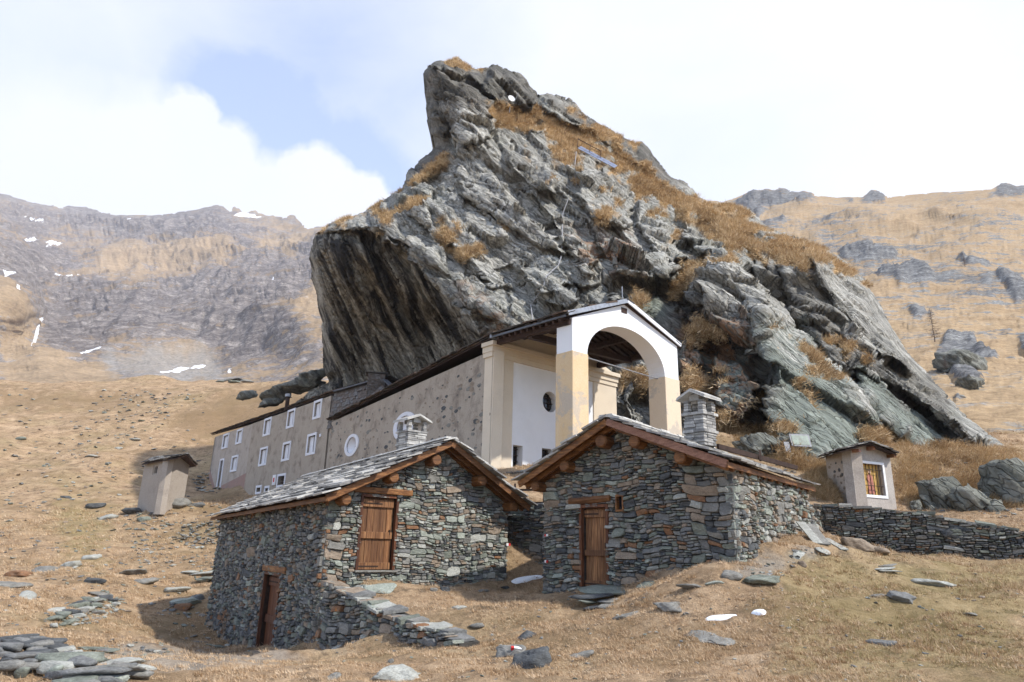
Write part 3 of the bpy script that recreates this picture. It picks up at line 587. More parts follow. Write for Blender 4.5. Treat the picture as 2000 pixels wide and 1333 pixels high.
# plates that stand proud of the face with crisp edges: outline, how far out, and how that changes across and down
SLABS = [([(1474,622),(1488,604),(1530,612),(1580,650),(1640,735),(1700,800),(1735,850),(1710,905),(1560,915),(1520,880),(1500,800),(1512,740),(1492,690)], 2.2, -1.2, .3),
 ([(1578,488),(1622,498),(1662,528),(1692,566),(1742,650),(1790,735),(1742,706),(1690,676),(1640,610),(1592,560)], 2.0, .5, -.3),
 ([(1520,500),(1560,486),(1596,540),(1640,606),(1690,672),(1660,700),(1590,640),(1540,570)], .7, -1.0, .4),
 ([(1640,636),(1676,650),(1760,722),(1850,796),(1965,872),(1900,880),(1830,820),(1760,768),(1690,730),(1650,700)], 2.1, .2, 0),
 ([(1672,712),(1750,762),(1830,830),(1870,880),(1800,890),(1730,830),(1690,780)], .9, -.8, .5),
 ([(1378,500),(1404,488),(1440,512),(1500,585),(1560,645),(1520,640),(1470,615),(1430,612),(1370,590),(1335,585)], 1.7, .4, -.9),
 ([(1340,600),(1420,615),(1478,630),(1490,700),(1470,700),(1400,660),(1345,650)], 1.0, .5, -.6), ([(1390,690),(1450,700),(1478,760),(1460,830),(1400,820)], 1.3, .6, 0), ([(1320,650),(1370,665),(1385,740),(1340,770),(1318,720)], .9, 0, .4),
 ([(1250,395),(1290,420),(1335,500),(1320,535),(1270,480),(1236,430)], 1.2, .4, -.3), ([(1130,322),(1190,335),(1240,400),(1230,450),(1165,430),(1125,380)], 1.4, -.3, -.4), ([(1340,395),(1370,450),(1400,505),(1365,500),(1330,450)], 1.2, .3, 0), ([(1160,455),(1250,490),(1310,535),(1280,552),(1200,535)], 1.0, .2, .4),
 ([(862,206),(900,202),(962,238),(962,268),(905,282),(880,250)], 1.6, -.6, .6), ([(830,132),(862,119),(905,160),(965,225),(940,246),(868,200),(836,180)], 1.5, -.5, .6), ([(955,134),(1024,150),(1046,190),(1020,216),(975,210),(935,180)], 1.3, .5, .4), ([(880,125),(896,112),(918,140),(900,170),(878,150)], 1.0, 0, .3),
 ([(836,200),(870,212),(880,250),(852,300),(838,262)], .7, -.6, 0), ([(1050,190),(1096,187),(1150,235),(1170,262),(1110,245),(1064,215)], 1.2, .3, 0), ([(1190,255),(1255,285),(1290,330),(1250,330),(1205,290)], 1.0, .3, 0), ([(980,300),(1030,285),(1080,330),(1090,380),(1040,370),(1000,335)], 1.1, .2, -.3),
 ([(880,330),(960,345),(1050,420),(1110,500),(1060,490),(980,430),(905,390)], .9, .1, -.4), ([(795,395),(870,400),(940,470),(1010,560),(960,560),(880,480),(810,430)], .8, -.2, -.3), ([(1060,400),(1120,420),(1180,500),(1150,540),(1090,470)], 1.0, .2, 0), ([(990,500),(1060,520),(1140,590),(1110,610),(1040,580)], .9, 0, .3), ([(700,440),(760,425),(840,490),(880,540),(830,520),(770,470)], .7, 0, 0),
 ([(792,350),(848,300),(870,315),(830,352),(800,372)], .9, 0, 0), ([(925,590),(980,580),(1050,620),(1080,650),(1000,650)], .8, 0, 0), ([(1180,560),(1240,565),(1280,600),(1270,640),(1200,610)], .8, 0, .3), ([(1200,730),(1232,750),(1262,840),(1230,840),(1206,790)], 1.0, .5, 0), ([(1530,600),(1570,610),(1640,690),(1670,740),(1620,700),(1560,640)], 1.1, .3, 0)]
def rock_depth(x, y, s):
    D = RD(x, y)
    wx = x + 9*fbm(np.stack([x, y, x*0], 1)/28, 4, 61); wy = y + 9*fbm(np.stack([x, y, x*0], 1)/28, 4, 62)
    for line, sg, amp, wd, on in SC:
        d, _, _, _, side = polydist(wx, wy, line, False)
        lx = (line[0][0]+line[-1][0])/2; ly = (line[0][1]+line[-1][1])/2; L = sum(math.hypot(a[0]-b[0], a[1]-b[1]) for a, b in zip(line, line[1:]))
        ends = np.minimum(np.hypot(x-line[0][0], y-line[0][1]), np.hypot(x-line[-1][0], y-line[-1][1])); fade = sstep(0, 40, ends)
        D = D + np.where(side > 0, amp*.72*sstep(0, on, d)*np.exp(-d/wd), 0)*fade
    for poly, pr, gx, gy in SLABS:
        cx = sum(p[0] for p in poly)/len(poly); cy = sum(p[1] for p in poly)/len(poly)
        d, ins, *_ = polydist(x + 5*fbm(np.stack([x, y, x*0], 1)/16, 3, 63), y + 5*fbm(np.stack([x, y, x*0], 1)/16, 3, 64), poly)
        D = np.where(ins, np.minimum(D, RD(x, y) - (pr + gx*(x-cx)/100 + gy*(y-cy)/100)*sstep(-2, 7, d)), D)
    up = sstep(940, 800, y)
    return D + (1-sstep(0, 26, s))**2*3.2*up
v, q, px, py, sd = relief(RK, 2.6, rock_depth)
Qp = np.stack([px, py, px*0], 1)
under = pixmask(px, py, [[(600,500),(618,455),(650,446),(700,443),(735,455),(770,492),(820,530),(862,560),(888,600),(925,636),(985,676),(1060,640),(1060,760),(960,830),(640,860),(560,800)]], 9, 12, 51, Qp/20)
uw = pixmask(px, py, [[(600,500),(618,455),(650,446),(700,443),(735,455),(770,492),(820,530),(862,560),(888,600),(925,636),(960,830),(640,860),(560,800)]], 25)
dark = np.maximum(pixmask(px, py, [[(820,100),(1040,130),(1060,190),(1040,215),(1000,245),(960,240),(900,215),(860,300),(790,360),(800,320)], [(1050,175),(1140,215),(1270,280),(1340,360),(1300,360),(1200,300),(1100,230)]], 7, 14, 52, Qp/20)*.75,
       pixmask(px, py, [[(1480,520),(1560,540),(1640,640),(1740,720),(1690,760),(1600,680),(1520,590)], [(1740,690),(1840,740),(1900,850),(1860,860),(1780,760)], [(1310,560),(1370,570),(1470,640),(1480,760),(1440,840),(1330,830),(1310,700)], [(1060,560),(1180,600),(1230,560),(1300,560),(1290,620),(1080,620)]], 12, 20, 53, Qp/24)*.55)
green = pixmask(px, py, [[(1480,620),(1560,640),(1640,740),(1720,840),(1700,890),(1560,900),(1500,840),(1520,760)], [(1690,720),(1780,800),(1860,870),(1800,880),(1720,830),(1660,740)], [(1240,560),(1300,560),(1300,610),(1230,600)], [(1370,690),(1470,700),(1460,780),(1400,780)]], 16, 24, 54, Qp/30)*.85
pale = pixmask(px, py, [[(700,410),(800,400),(900,300),(1000,330),(1100,420),(1200,560),(1060,600),(960,570),(860,500),(760,450),(690,440)], [(870,200),(960,230),(960,270),(900,270)], [(1340,400),(1600,480),(1640,520),(1730,650),(1680,640),(1600,520),(1380,440)], [(1480,600),(1560,640),(1700,760),(1740,850),(1640,760),(1560,720),(1490,680)], [(1120,320),(1250,400),(1330,520),(1290,540),(1160,440),(1120,380)], [(1380,500),(1440,500),(1480,560),(1400,620)]], 16, 26, 55, Qp/30)*.75
rust = pixmask(px, py, [[(1100,440),(1230,460),(1250,540),(1150,530)], [(1330,600),(1480,640),(1460,820),(1320,780)], [(900,560),(1000,640),(960,660)]], 30)
GP = [[(930,212),(975,208),(1010,222),(1050,215),(1090,235),(1150,270),(1200,310),(1190,335),(1140,300),(1125,335),(1090,330),(1070,300),(1060,270),(1000,262),(960,240)], [(1050,225),(1120,240),(1210,290),(1290,350),(1350,375),(1440,402),(1500,450),(1640,505),(1700,560),(1660,540),(1600,510),(1560,520),(1470,500),(1420,480),(1360,430),(1300,400),(1220,350),(1150,310),(1100,280)],
      [(1180,300),(1260,330),(1330,360),(1330,410),(1240,370)], [(1315,520),(1390,500),(1420,510),(1360,560),(1320,570)], [(735,420),(800,395),(820,402),(770,425),(740,440)], [(770,372),(800,352),(850,320),(865,300),(850,332),(810,360),(780,380)], [(700,425),(760,388),(740,402)], [(610,470),(640,440),(690,424),(650,440),(622,456)],
      [(855,450),(890,445),(880,470),(870,480)], [(866,490),(885,485),(880,500)], [(975,450),(985,440),(980,455)], [(890,500),(930,485),(900,510)], [(1230,330),(1330,370),(1380,420),(1300,400)], [(860,118),(890,112),(884,128),(868,130)], [(905,128),(955,133),(970,140),(920,142)], [(1100,188),(1130,208),(1150,232),(1210,262),(1250,280),(1220,285),(1150,250),(1110,205)],
      [(1340,620),(1400,640),(1400,680),(1350,660)], [(1330,730),(1420,740),(1400,770),(1340,775)], [(1560,680),(1590,695),(1630,740),(1610,745)], [(1620,660),(1660,670),(1690,705),(1660,700)], [(1400,820),(1480,840),(1560,870),(1560,920),(1380,880)], [(1690,820),(1760,850),(1740,880),(1700,860)], [(1215,715),(1240,708),(1270,740),(1250,755),(1225,750)], [(1160,415),(1190,410),(1170,440)], [(1240,560),(1270,580),(1250,590)]]
gm = pixmask(px, py, GP, 6, 26, 56, Qp/18)
gm = np.maximum(gm, pixmask(px, py, [[(1340,600),(1560,640),(1600,760),(1560,860),(1340,860)], [(1000,230),(1340,370),(1480,480),(1330,480),(1060,350)]], 30)*sstep(.30, .42, fbm(Qp/22, 5, 57, .6)))
gm = gm*(1-uw)*sstep(-.42, -.14, fbm(Qp/np.array([34, 20, 1]), 5, 58, .65))*(1-.85*((px > 1040) & (px < 1350) & (sd < 16) & (fbm(Qp/30, 3, 59) > -.15)))
vs = smooth_field(v, q, 8)
nrm = vnormals(vs, q)
def basis(e1, n):
    e1 = np.array(e1, float); e1 /= np.linalg.norm(e1); n = np.array(n, float); n -= e1*(n@e1); n /= np.linalg.norm(n); return np.stack([e1, n, np.cross(e1, n)])
Bm = basis((.70, .25, -.66), (.62, -.25, .74)); Bu = basis((.42, .15, -.89), (.85, -.35, .40))
v0 = PP(px, py, RD(px, py))*np.array([1, .4, 1]); wq = v0 + .8*np.stack([fbm(v0/7, 3, 70+i) for i in range(3)], 1)
def layer(B, sc, seed, tilt): return blocks((wq @ B.T)/np.array(sc), seed, tilt)
disp = 0; crack = 0
smooth_slab = np.clip(green*1.1+pixmask(px, py, [SLABS[1][0]], 12), 0, 1)
for sc, seed, amp, tl in (((14, 3.4, 7), 1, 1.15, 1.6), ((6, 1.3, 3.0), 2, .62, 1.7), ((2.6, .52, 1.2), 3, .27, 1.7), ((1.2, .24, .5), 4, .11, 1.6)):
    a, ca = layer(Bm, sc, seed, tl); scu = (sc[0]*2.2, sc[1]*.75, sc[2]*1.2); b, cb = layer(Bu, scu, seed+20, tl)
    disp = disp + amp*((1-uw)*a*(1-.55*smooth_slab) + uw*b*.75); crack = crack + (ca*(1-uw)+cb*uw*.7)*amp*.5
st = fbm((wq @ Bu.T)/np.array([9., .38, 2.2]), 4, 90, .6, True); disp = disp + uw*st*.7
disp = disp + .06*fbm(v/1.4, 4, 91, .6) - .55*crack
disp = disp*(1-.75*gm*(gm > .3)) + gm*.25*fbm(v/np.array([1.6, 1.6, .8]), 3, 92, .6, True)
edge = .30+.70*sstep(0, 22, sd)
ray_ = v/np.linalg.norm(v, axis=1)[:, None]; dd_ = nrm*.5-ray_*.5; v = v + dd_*(disp*edge)[:, None]*.8
# close the body behind: rings swept back and in
e = np.sort(np.vstack([q[:, [0, 1]], q[:, [1, 2]], q[:, [2, 3]], q[:, [3, 0]]]), 1); dire = np.vstack([q[:, [0, 1]], q[:, [1, 2]], q[:, [2, 3]], q[:, [3, 0]]])
key = e[:, 0]*len(v)+e[:, 1]; uq, inv, cnt = np.unique(key, return_inverse=True, return_counts=True); be = dire[cnt[inv] == 1]
bv = np.unique(be); mp = -np.ones(len(v), int); Cc = np.array([9., 66, 4]); nv = len(v); rings = [v]; prev = bv; quads = [q]
hd = v[bv]*np.array([1, 1, 0]); hd = hd/np.linalg.norm(hd, axis=1)[:, None]; base = v[bv]
for k, (bk, sh) in enumerate(((1.5, .02), (5, .10), (11, .28), (18, .6), (22, .95))):
    p = base + hd*bk; p = p*(1-sh)+Cc*sh; p = p + .5*np.stack([fbm(p/4, 3, 95+i) for i in range(3)], 1)
    rings.append(p); cur = np.arange(len(bv))+nv; mpp = -np.ones(nv+len(bv), int)
    m0 = np.zeros(max(nv+len(bv), len(v)), int); m0[prev] = np.arange(len(bv)); e0 = be if k == 0 else None
    if k == 0: loc = np.stack([np.searchsorted(bv, be[:, 0]), np.searchsorted(bv, be[:, 1])], 1)
    quads.append(np.stack([prev[loc[:, 1]], prev[loc[:, 0]], cur[loc[:, 0]], cur[loc[:, 1]]], 1)); prev = cur; nv += len(bv)
V = np.vstack(rings); QQ = np.vstack(quads); z = np.zeros(len(V)-len(v))
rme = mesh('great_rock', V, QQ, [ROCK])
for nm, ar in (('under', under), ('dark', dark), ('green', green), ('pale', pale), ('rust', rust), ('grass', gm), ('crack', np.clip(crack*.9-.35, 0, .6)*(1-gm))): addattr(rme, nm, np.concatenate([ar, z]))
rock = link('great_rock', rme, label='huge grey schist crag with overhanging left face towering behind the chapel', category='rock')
RV, RQ, RPX, RPY, RGM = v, q, px, py, gm
def rock_at(px, py):
    k = np.argmin((RPX-px)**2+(RPY-py)**2); return Vector(RV[k])

# ------------------------------------------------------------------ grass blades
def blade_mesh(name, pts, nrm, hgt, wid, per, mats, droop=(0, 0, 0), spread=.9, seed=0, green=None, **props):
    rs = np.random.RandomState(seed); n = len(pts)*per
    b = np.repeat(pts, per, 0); N = np.repeat(nrm, per, 0); h = np.repeat(hgt, per)*rs.uniform(.5, 1.25, n); w = np.repeat(wid, per)
    off = rs.normal(0, 1, (n, 3))*(np.repeat(hgt, per)*.55)[:, None]; off -= N*(off*N).sum(1)[:, None]; b = b+off-N*(h*.06)[:, None]
    d = N + rs.normal(0, spread, (n, 3))*.7 + np.array(droop); d /= np.linalg.norm(d, axis=1)[:, None]
    s = np.cross(d, rs.normal(0, 1, (n, 3))); s /= np.linalg.norm(s, axis=1)[:, None]+1e-6
    tip = b + d*h[:, None]
    V = np.stack([b-s*(w/2)[:, None], b+s*(w/2)[:, None], tip], 1).reshape(-1, 3); F = np.arange(len(V)).reshape(-1, 3)
    me = mesh(name, V, F, mats); addattr(me, 'tint', np.repeat(np.clip(rs.normal(.5, .17, n)+np.repeat(rs.normal(0, .20, len(pts)), per)-.25*np.repeat(fbm(pts/1.7, 3, 77), per), 0, 1), 3))
    addattr(me, 'green', np.repeat(np.repeat(green, per), 3) if green is not None else np.zeros(len(V)))
    return link(name, me, kind='stuff', **props)
rs = np.random.RandomState(9)
# foreground turf: density thins with distance while the tufts grow
n = 82000; a = np.radians(rs.uniform(-40, 41, n)); r = np.exp(rs.uniform(math.log(6.5), math.log(60), n)); x = np.sin(a)*r; y = np.cos(a)*r
Q = np.stack([x, y, x*0], 1); dens = fbm(Q/1.1, 4, 101, .6)+.5*fbm(Q/.3, 2, 102); k = dens > -.10; x, y, r, dens = x[k], y[k], r[k], dens[k]
z = gz(x, y); ex = .1; N = np.stack([-(gz(x+ex, y, False)-z)/ex*.3, -(gz(x, y+ex, False)-z)/ex*.3, np.ones_like(x)], 1); N /= np.linalg.norm(N, axis=1)[:, None]
hg = (.018+.0026*r)*(1+1.2*np.clip(dens, 0, 1)); px_, py_ = proj(np.stack([x, y, z], 1))
gmask = pixmask(px_, py_, [[(1480,1180),(1600,1090),(1730,1095),(2000,1110),(2000,1333),(1560,1333),(1640,1230)], [(120,960),(210,1010),(190,1110),(130,1090)]], 40)*(rs.uniform(0, 1, len(x)) < .35)*.7
blade_mesh('turf_grass', np.stack([x, y, z], 1), N, hg, .0022+.00045*r, 9, [GRASS], (-.5, -.35, 0), .9, 1, gmask, label='short dry straw coloured grass covering the meadow')
n = 5200; a = np.radians(rs.uniform(-40, 41, n)); r = np.exp(rs.uniform(math.log(6.5), math.log(45), n)); x = np.sin(a)*r; y = np.cos(a)*r
Q = np.stack([x, y, x*0], 1); k = fbm(Q/1.6, 4, 131, .6) > .02; x, y, r = x[k], y[k], r[k]; z = gz(x, y)
blade_mesh('grass_clumps', np.stack([x, y, z], 1), np.tile(np.array([[0, 0, 1.]]), (len(x), 1)), .05+.0022*r, .003+.0005*r, 34, [GRASS], (-.5, -.4, -.1), .8, 12, label='longer bent tufts of dead grass dotted over the meadow')
# long tussocks on the bank round the shrine and at the rock foot
tx, ty = [], []
def tuss(polys, n, seed):
    rs = np.random.RandomState(seed); out = []
    for po in polys:
        po = np.array(po, float); c = rs.uniform(po.min(0), po.max(0), (n, 2)); _, ins, *_ = polydist(c[:, 0], c[:, 1], po); out += [hit(a, b) for a, b in c[ins]]
    return out
TB = tuss([[(1750,860),(1990,880),(2000,1000),(1850,985),(1760,990)], [(1590,880),(1650,900),(1620,980),(1585,960)], [(1430,840),(1600,890),(1560,920),(1440,870)]], 520, 4)
tp = np.array([tuple(p) for p in TB]); 
tN = np.tile(np.array([[-.2, -.65, .75]]), (len(tp), 1))
blade_mesh('tussock_grass', tp, tN, rs.uniform(.22, .42, len(tp)), np.full(len(tp), .016), 120, [GRASS_O], (0, -.3, -.45), .7, 5, label='long orange tussock grass on the bank beside the shrine')
# grass cushions on the rock
fcn = np.cross(RV[RQ[:, 2]]-RV[RQ[:, 0]], RV[RQ[:, 3]]-RV[RQ[:, 1]]); fc = RV[RQ].mean(1); fg = RGM[RQ].mean(1); ar = np.linalg.norm(fcn, axis=1)
fcn /= ar[:, None]+1e-9; fcn *= np.sign((fcn*-fc).sum(1))[:, None]
pr = fg*(fg > .45); pr /= pr.sum(); ch = rs.choice(len(pr), 6500, p=pr)
gn = fcn[ch]+np.array([0, 0, .7]); gn /= np.linalg.norm(gn, axis=1)[:, None]
blade_mesh('rock_grass', fc[ch], gn, np.full(len(ch), .36), np.full(len(ch), .035), 26, [GRASS_O], (.1, -.2, -.35), .65, 6, label='orange dry grass growing on the ledges of the great crag')
# ------------------------------------------------------------------ dry-stone masonry
def clip(poly, a, b, c):
    out = []; n = len(poly)
    for i in range(n):
        p, q = poly[i], poly[(i+1) % n]; dp = a*p[0]+b*p[1]-c; dq = a*q[0]+b*q[1]-c
        if dp <= 0: out.append(p)
        if (dp < 0) != (dq < 0) and dp != dq:
            t = dp/(dp-dq); out.append((p[0]+(q[0]-p[0])*t, p[1]+(q[1]-p[1])*t))
    return out
def masonry(F, region, holes, pal, rng, area=.021, var=.9, asp=(1.5, 4.2), prot=(.0, .07), gap=.005, back=.16, zones=(), top=None, hmin=.032, quoin=None):
    """fitted rubble: the face is split again and again into flat stones of very unequal size, then warped"""
    us = [p[0] for p in region]; vs = [p[1] for p in region]; u0, u1, v0, v1 = min(us), max(us), min(vs), max(vs); cells = []
    def split(a, b, c, d, tgt):
        w, h = b-a, d-c; r = w/h
        if quoin and quoin[0] < (a+b)/2 < quoin[1] and h < .3: tgt *= quoin[2]
        if h < hmin*2 and r < asp[1] or (w*h < tgt and asp[0]*.75 < r < asp[1]): cells.append((a, b, c, d)); return
        lim = rng.uniform(asp[0], asp[1])
        if (r > lim and w > .09) or h < hmin*2:
            m = a+w*rng.uniform(.28, .72)
            split(a, m, c, d, area*math.exp(rng.gauss(0, var))); split(m, b, c, d, area*math.exp(rng.gauss(0, var)))
        else:
            m = c+h*rng.uniform(.26, .74)
            split(a, b, c, m, area*math.exp(rng.gauss(0, var))); split(a, b, m, d, area*math.exp(rng.gauss(0, var)))
    v = v0-.05
    while v < v1:
        hh = rng.uniform(.28, .55); u = u0-rng.uniform(0, .6)
        while u < u1:
            w = rng.uniform(.5, 1.1); split(u, u+w, v, v+hh, area*math.exp(rng.gauss(0, var))); u += w
        v += hh
    ph = [rng.uniform(0, 6.28) for _ in range(8)]
    def warp(x, y):
        return (x+.035*math.sin(y*5.1+ph[0]+x*1.3)+.018*math.sin(y*13+ph[1]+x*4)+.008*math.sin(y*31+ph[6]), y+.045*math.sin(x*2.3+ph[2]+y*.9)+.022*math.sin(x*6.7+ph[3]+y*3)+.010*math.sin(x*15+ph[4]+y*11)+.005*math.sin(x*37+ph[5]))
    out = []
    for a, b, c, d in cells:
        w, h = b-a, d-c; mx, my = (a+b)/2, (c+d)/2
        if mx < u0-.3 or mx > u1+.3: continue
        cu = [rng.uniform(.04, .22)*h*.9 for _ in range(8)]; cv = [rng.uniform(.06, .34)*h for _ in range(4)]; b1, b2, b3, b4 = (rng.uniform(-.07, .07)*h for _ in range(4))
        raw = [(a+cu[0]*1.2, c), (mx+rng.uniform(-.2, .2)*w, c+b1), (b-cu[1]*1.2, c), (b, c+cv[1]), (b+rng.uniform(-.03, .02)*h, my), (b, d-cv[2]), (b-cu[2]*1.2, d), (mx+rng.uniform(-.2, .2)*w, d+b2), (a+cu[3]*1.2, d), (a, d-cv[3]), (a+rng.uniform(-.02, .03)*h, my), (a, c+cv[0])]
        poly = [warp(x, y) for x, y in raw]; cx = sum(p[0] for p in poly)/12; cy = sum(p[1] for p in poly)/12
        if any(x0+.01 < cx < x1-.01 and y0 < cy < y1 for x0, x1, y0, y1 in holes): continue
        if top:
            if cy > top(cx): continue
            sl = (top(cx+.05)-top(cx-.05))/.1; poly = clip(poly, -sl, 1, top(cx)-sl*cx)
        n = len(region)
        for k in range(n):
            (x0, y0), (x1, y1) = region[k], region[(k+1) % n]; nx, ny = y1-y0, x0-x1; poly = clip(poly, nx, ny, nx*x0+ny*y0)
            if len(poly) < 4: break
        if len(poly) < 4: continue
        for x0, x1, y0, y1 in holes:
            cc = [(x0-cx, 1, 0, x0), (cx-x1, -1, 0, -x1), (y0-cy, 0, 1, y0), (cy-y1, 0, -1, -y1)]; m = max(cc)
            if min(p[0] for p in poly) < x1 and max(p[0] for p in poly) > x0 and min(p[1] for p in poly) < y1 and max(p[1] for p in poly) > y0: poly = clip(poly, m[1], m[2], m[3])
        if len(poly) < 4: continue
        cx = sum(p[0] for p in poly)/len(poly); cy = sum(p[1] for p in poly)/len(poly)
        ar = abs(sum(poly[k][0]*poly[(k+1) % len(poly)][1]-poly[(k+1) % len(poly)][0]*poly[k][1] for k in range(len(poly))))/2
        if ar < .0010: continue
        hx = max(p[0] for p in poly)-min(p[0] for p in poly); hy = max(p[1] for p in poly)-min(p[1] for p in poly); g_ = gap*rng.uniform(.5, 1.9)
        fx, fy = max(.6, 1-2*g_/hx), max(.6, 1-2*g_/hy)
        def inset(e): return [(cx+(x-cx)*max(.3, fx-2*e/hx), cy+(y-cy)*max(.3, fy-2*e/hy)) for x, y in poly]
        pr = rng.uniform(*prot); tx, ty = rng.uniform(-.14, .14), rng.uniform(-.35, .30); m = len(poly); V = []
        for (x, y) in inset(0): V.append(F.p(x, y, -back))
        for (x, y) in inset(0): V.append(F.p(x, y, pr*.5-.012+tx*(x-cx)))
        for (x, y) in inset(min(.012, hy*.12)): V.append(F.p(x, y, pr+tx*(x-cx)+ty*(y-cy)+rng.uniform(-.005, .005)))
        V.append(F.p(cx+rng.uniform(-.2, .2)*hx, cy+rng.uniform(-.2, .2)*hy, pr+rng.uniform(-.004, .012)))
        f = []
        for r0 in (0, m):
            for k in range(m): f.append((r0+k, r0+(k+1) % m, r0+m+(k+1) % m, r0+m+k))
        for k in range(m): f.append((2*m+k, 2*m+(k+1) % m, 3*m))
        pl = pal
        for (zu, zv, zr, zp) in zones:
            if math.hypot((cx-zu), (cy-zv)*1.4) < zr*rng.uniform(.5, 1.1): pl = zp
        out.append((V, f, rng.choices([k for k, _ in pl], [w_ for _, w_ in pl])[0], ar, F.p(cx, cy, 0)))
    return out
def place_pieces(lst, name, parent, mats, limit=300, stuff='small_stones'):
    lst = sorted(lst, key=lambda s: -s[3]/max(1, (s[4].length)**2))
    for V, f, m, a, c in lst[:limit]:
        link(name, mesh(name, V, f, [mats[m]]), parent)
    if lst[limit:]:
        mb = MB()
        for V, f, m, a, c in lst[limit:]: mb.add((V, f), m)
        mb.build(stuff, mats, parent, kind='stuff')
def bil(q, s, t):
    """q = eave front, ridge front, ridge back, eave back; s up the slope, t towards the back"""
    return (q[0]*(1-s)+q[1]*s)*(1-t) + (q[3]*(1-s)+q[2]*s)*t
def slates(q, rng, row=.32, wid=(.35, .8), th=(.025, .05), mats=3, tilt=.055, ragged=.05, lap=1.45, face=1, ends=.03):
    L = (q[3]-q[0]).length; H = (q[1]-q[0]).length; nr = max(2, round(H/row)); out = []
    N = (q[1]-q[0]).cross(q[3]-q[0]).normalized()
    if N.z < 0: N = -N
    for i in range(nr):
        s0 = i/nr - .04*(i == 0); s1 = min(1.02, s0+lap/nr); t = -ends/L-rng.random()*.02
        while t < 1:
            w = rng.uniform(*wid)/L; t1 = min(t+w, 1+rng.uniform(0, ends)/L)
            if 1-t1 < .12/L: t1 = 1+rng.uniform(0, ends)/L
            h = rng.uniform(*th); lift = tilt+rng.uniform(-.012, .02); jr = ragged/H; g_ = .006/L
            o = [(s0+rng.uniform(-jr, jr)*.6, t+g_), (s0+rng.uniform(-jr, jr)-.2*jr, (t+t1)/2+rng.uniform(-.2, .2)*w), (s0+rng.uniform(-jr, jr)*.6, t1-g_), (s1, t1-g_), (s1, t+g_)]
            tw = rng.uniform(-.02, .02)
            up = [bil(q, a, b)+N*((lift*(1-(a-s0)/(s1-s0)*.85))+h*(k != 9)+tw*(b-t)/w) for k, (a, b) in enumerate(o)]; dn = [p-N*h for p in up]
            f = [(0, 1, 2, 3, 4), (9, 8, 7, 6, 5)]+[(k, k+5, (k+1) % 5+5, (k+1) % 5) for k in range(5)]
            out.append((up+dn, f, rng.randrange(mats), w*L*H/nr, bil(q, s0, t))); t = t1
    return out
def plank_door(par, F, u0, u1, v0, v1, rng, n=5, rec=-.10, wood=WOOD, framew=.07, battens=((.0, .10), (.42, .52), (.86, .97)), hframe=True):
    for a, b, c, d, nm in ((u0-framew, u0, v0, v1+framew, 'door_jamb'), (u1, u1+framew, v0, v1+framew, 'door_jamb'), (u0+.002, u1-.002, v1, v1+framew-.002, 'door_head')):
        one(box(F, a, b, c, d, rec-.12, .035), nm, WOOD_D if hframe else wood, par, .006)
    door = one(box(F, u0+.004, u1-.004, v0, v1-.004, rec-.06, rec-.035), 'door', wood, par)
    w = (u1-u0-.02)/n
    for k in range(n): one(box(F, u0+.01+k*w+.004, u0+.01+(k+1)*w-.004, v0+.01, v1-.012, rec-.034, rec+rng.uniform(-.004, .003)), 'plank', wood, door, .004)
    H = v1-v0
    for a, b in battens: one(box(F, u0+.02, u1-.02, v0+a*H+.012, v0+b*H, rec+.004, rec+.05), 'batten', WOOD_D if wood is WOOD_D else wood, door, .005)
    for a, b in battens[:1]+battens[-1:]:
        v = v0+(a+b)/2*H; one(box(F, u0+.02, u0+(u1-u0)*.62, v-.016, v+.016, rec+.051, rec+.058), 'hinge', IRON, door)
    one(box(F, u1-.10, u1-.075, v0+.50*H-.09+.06, v0+.5*H+.09, rec+.006, rec+.05), 'handle', IRON, door)
    return door

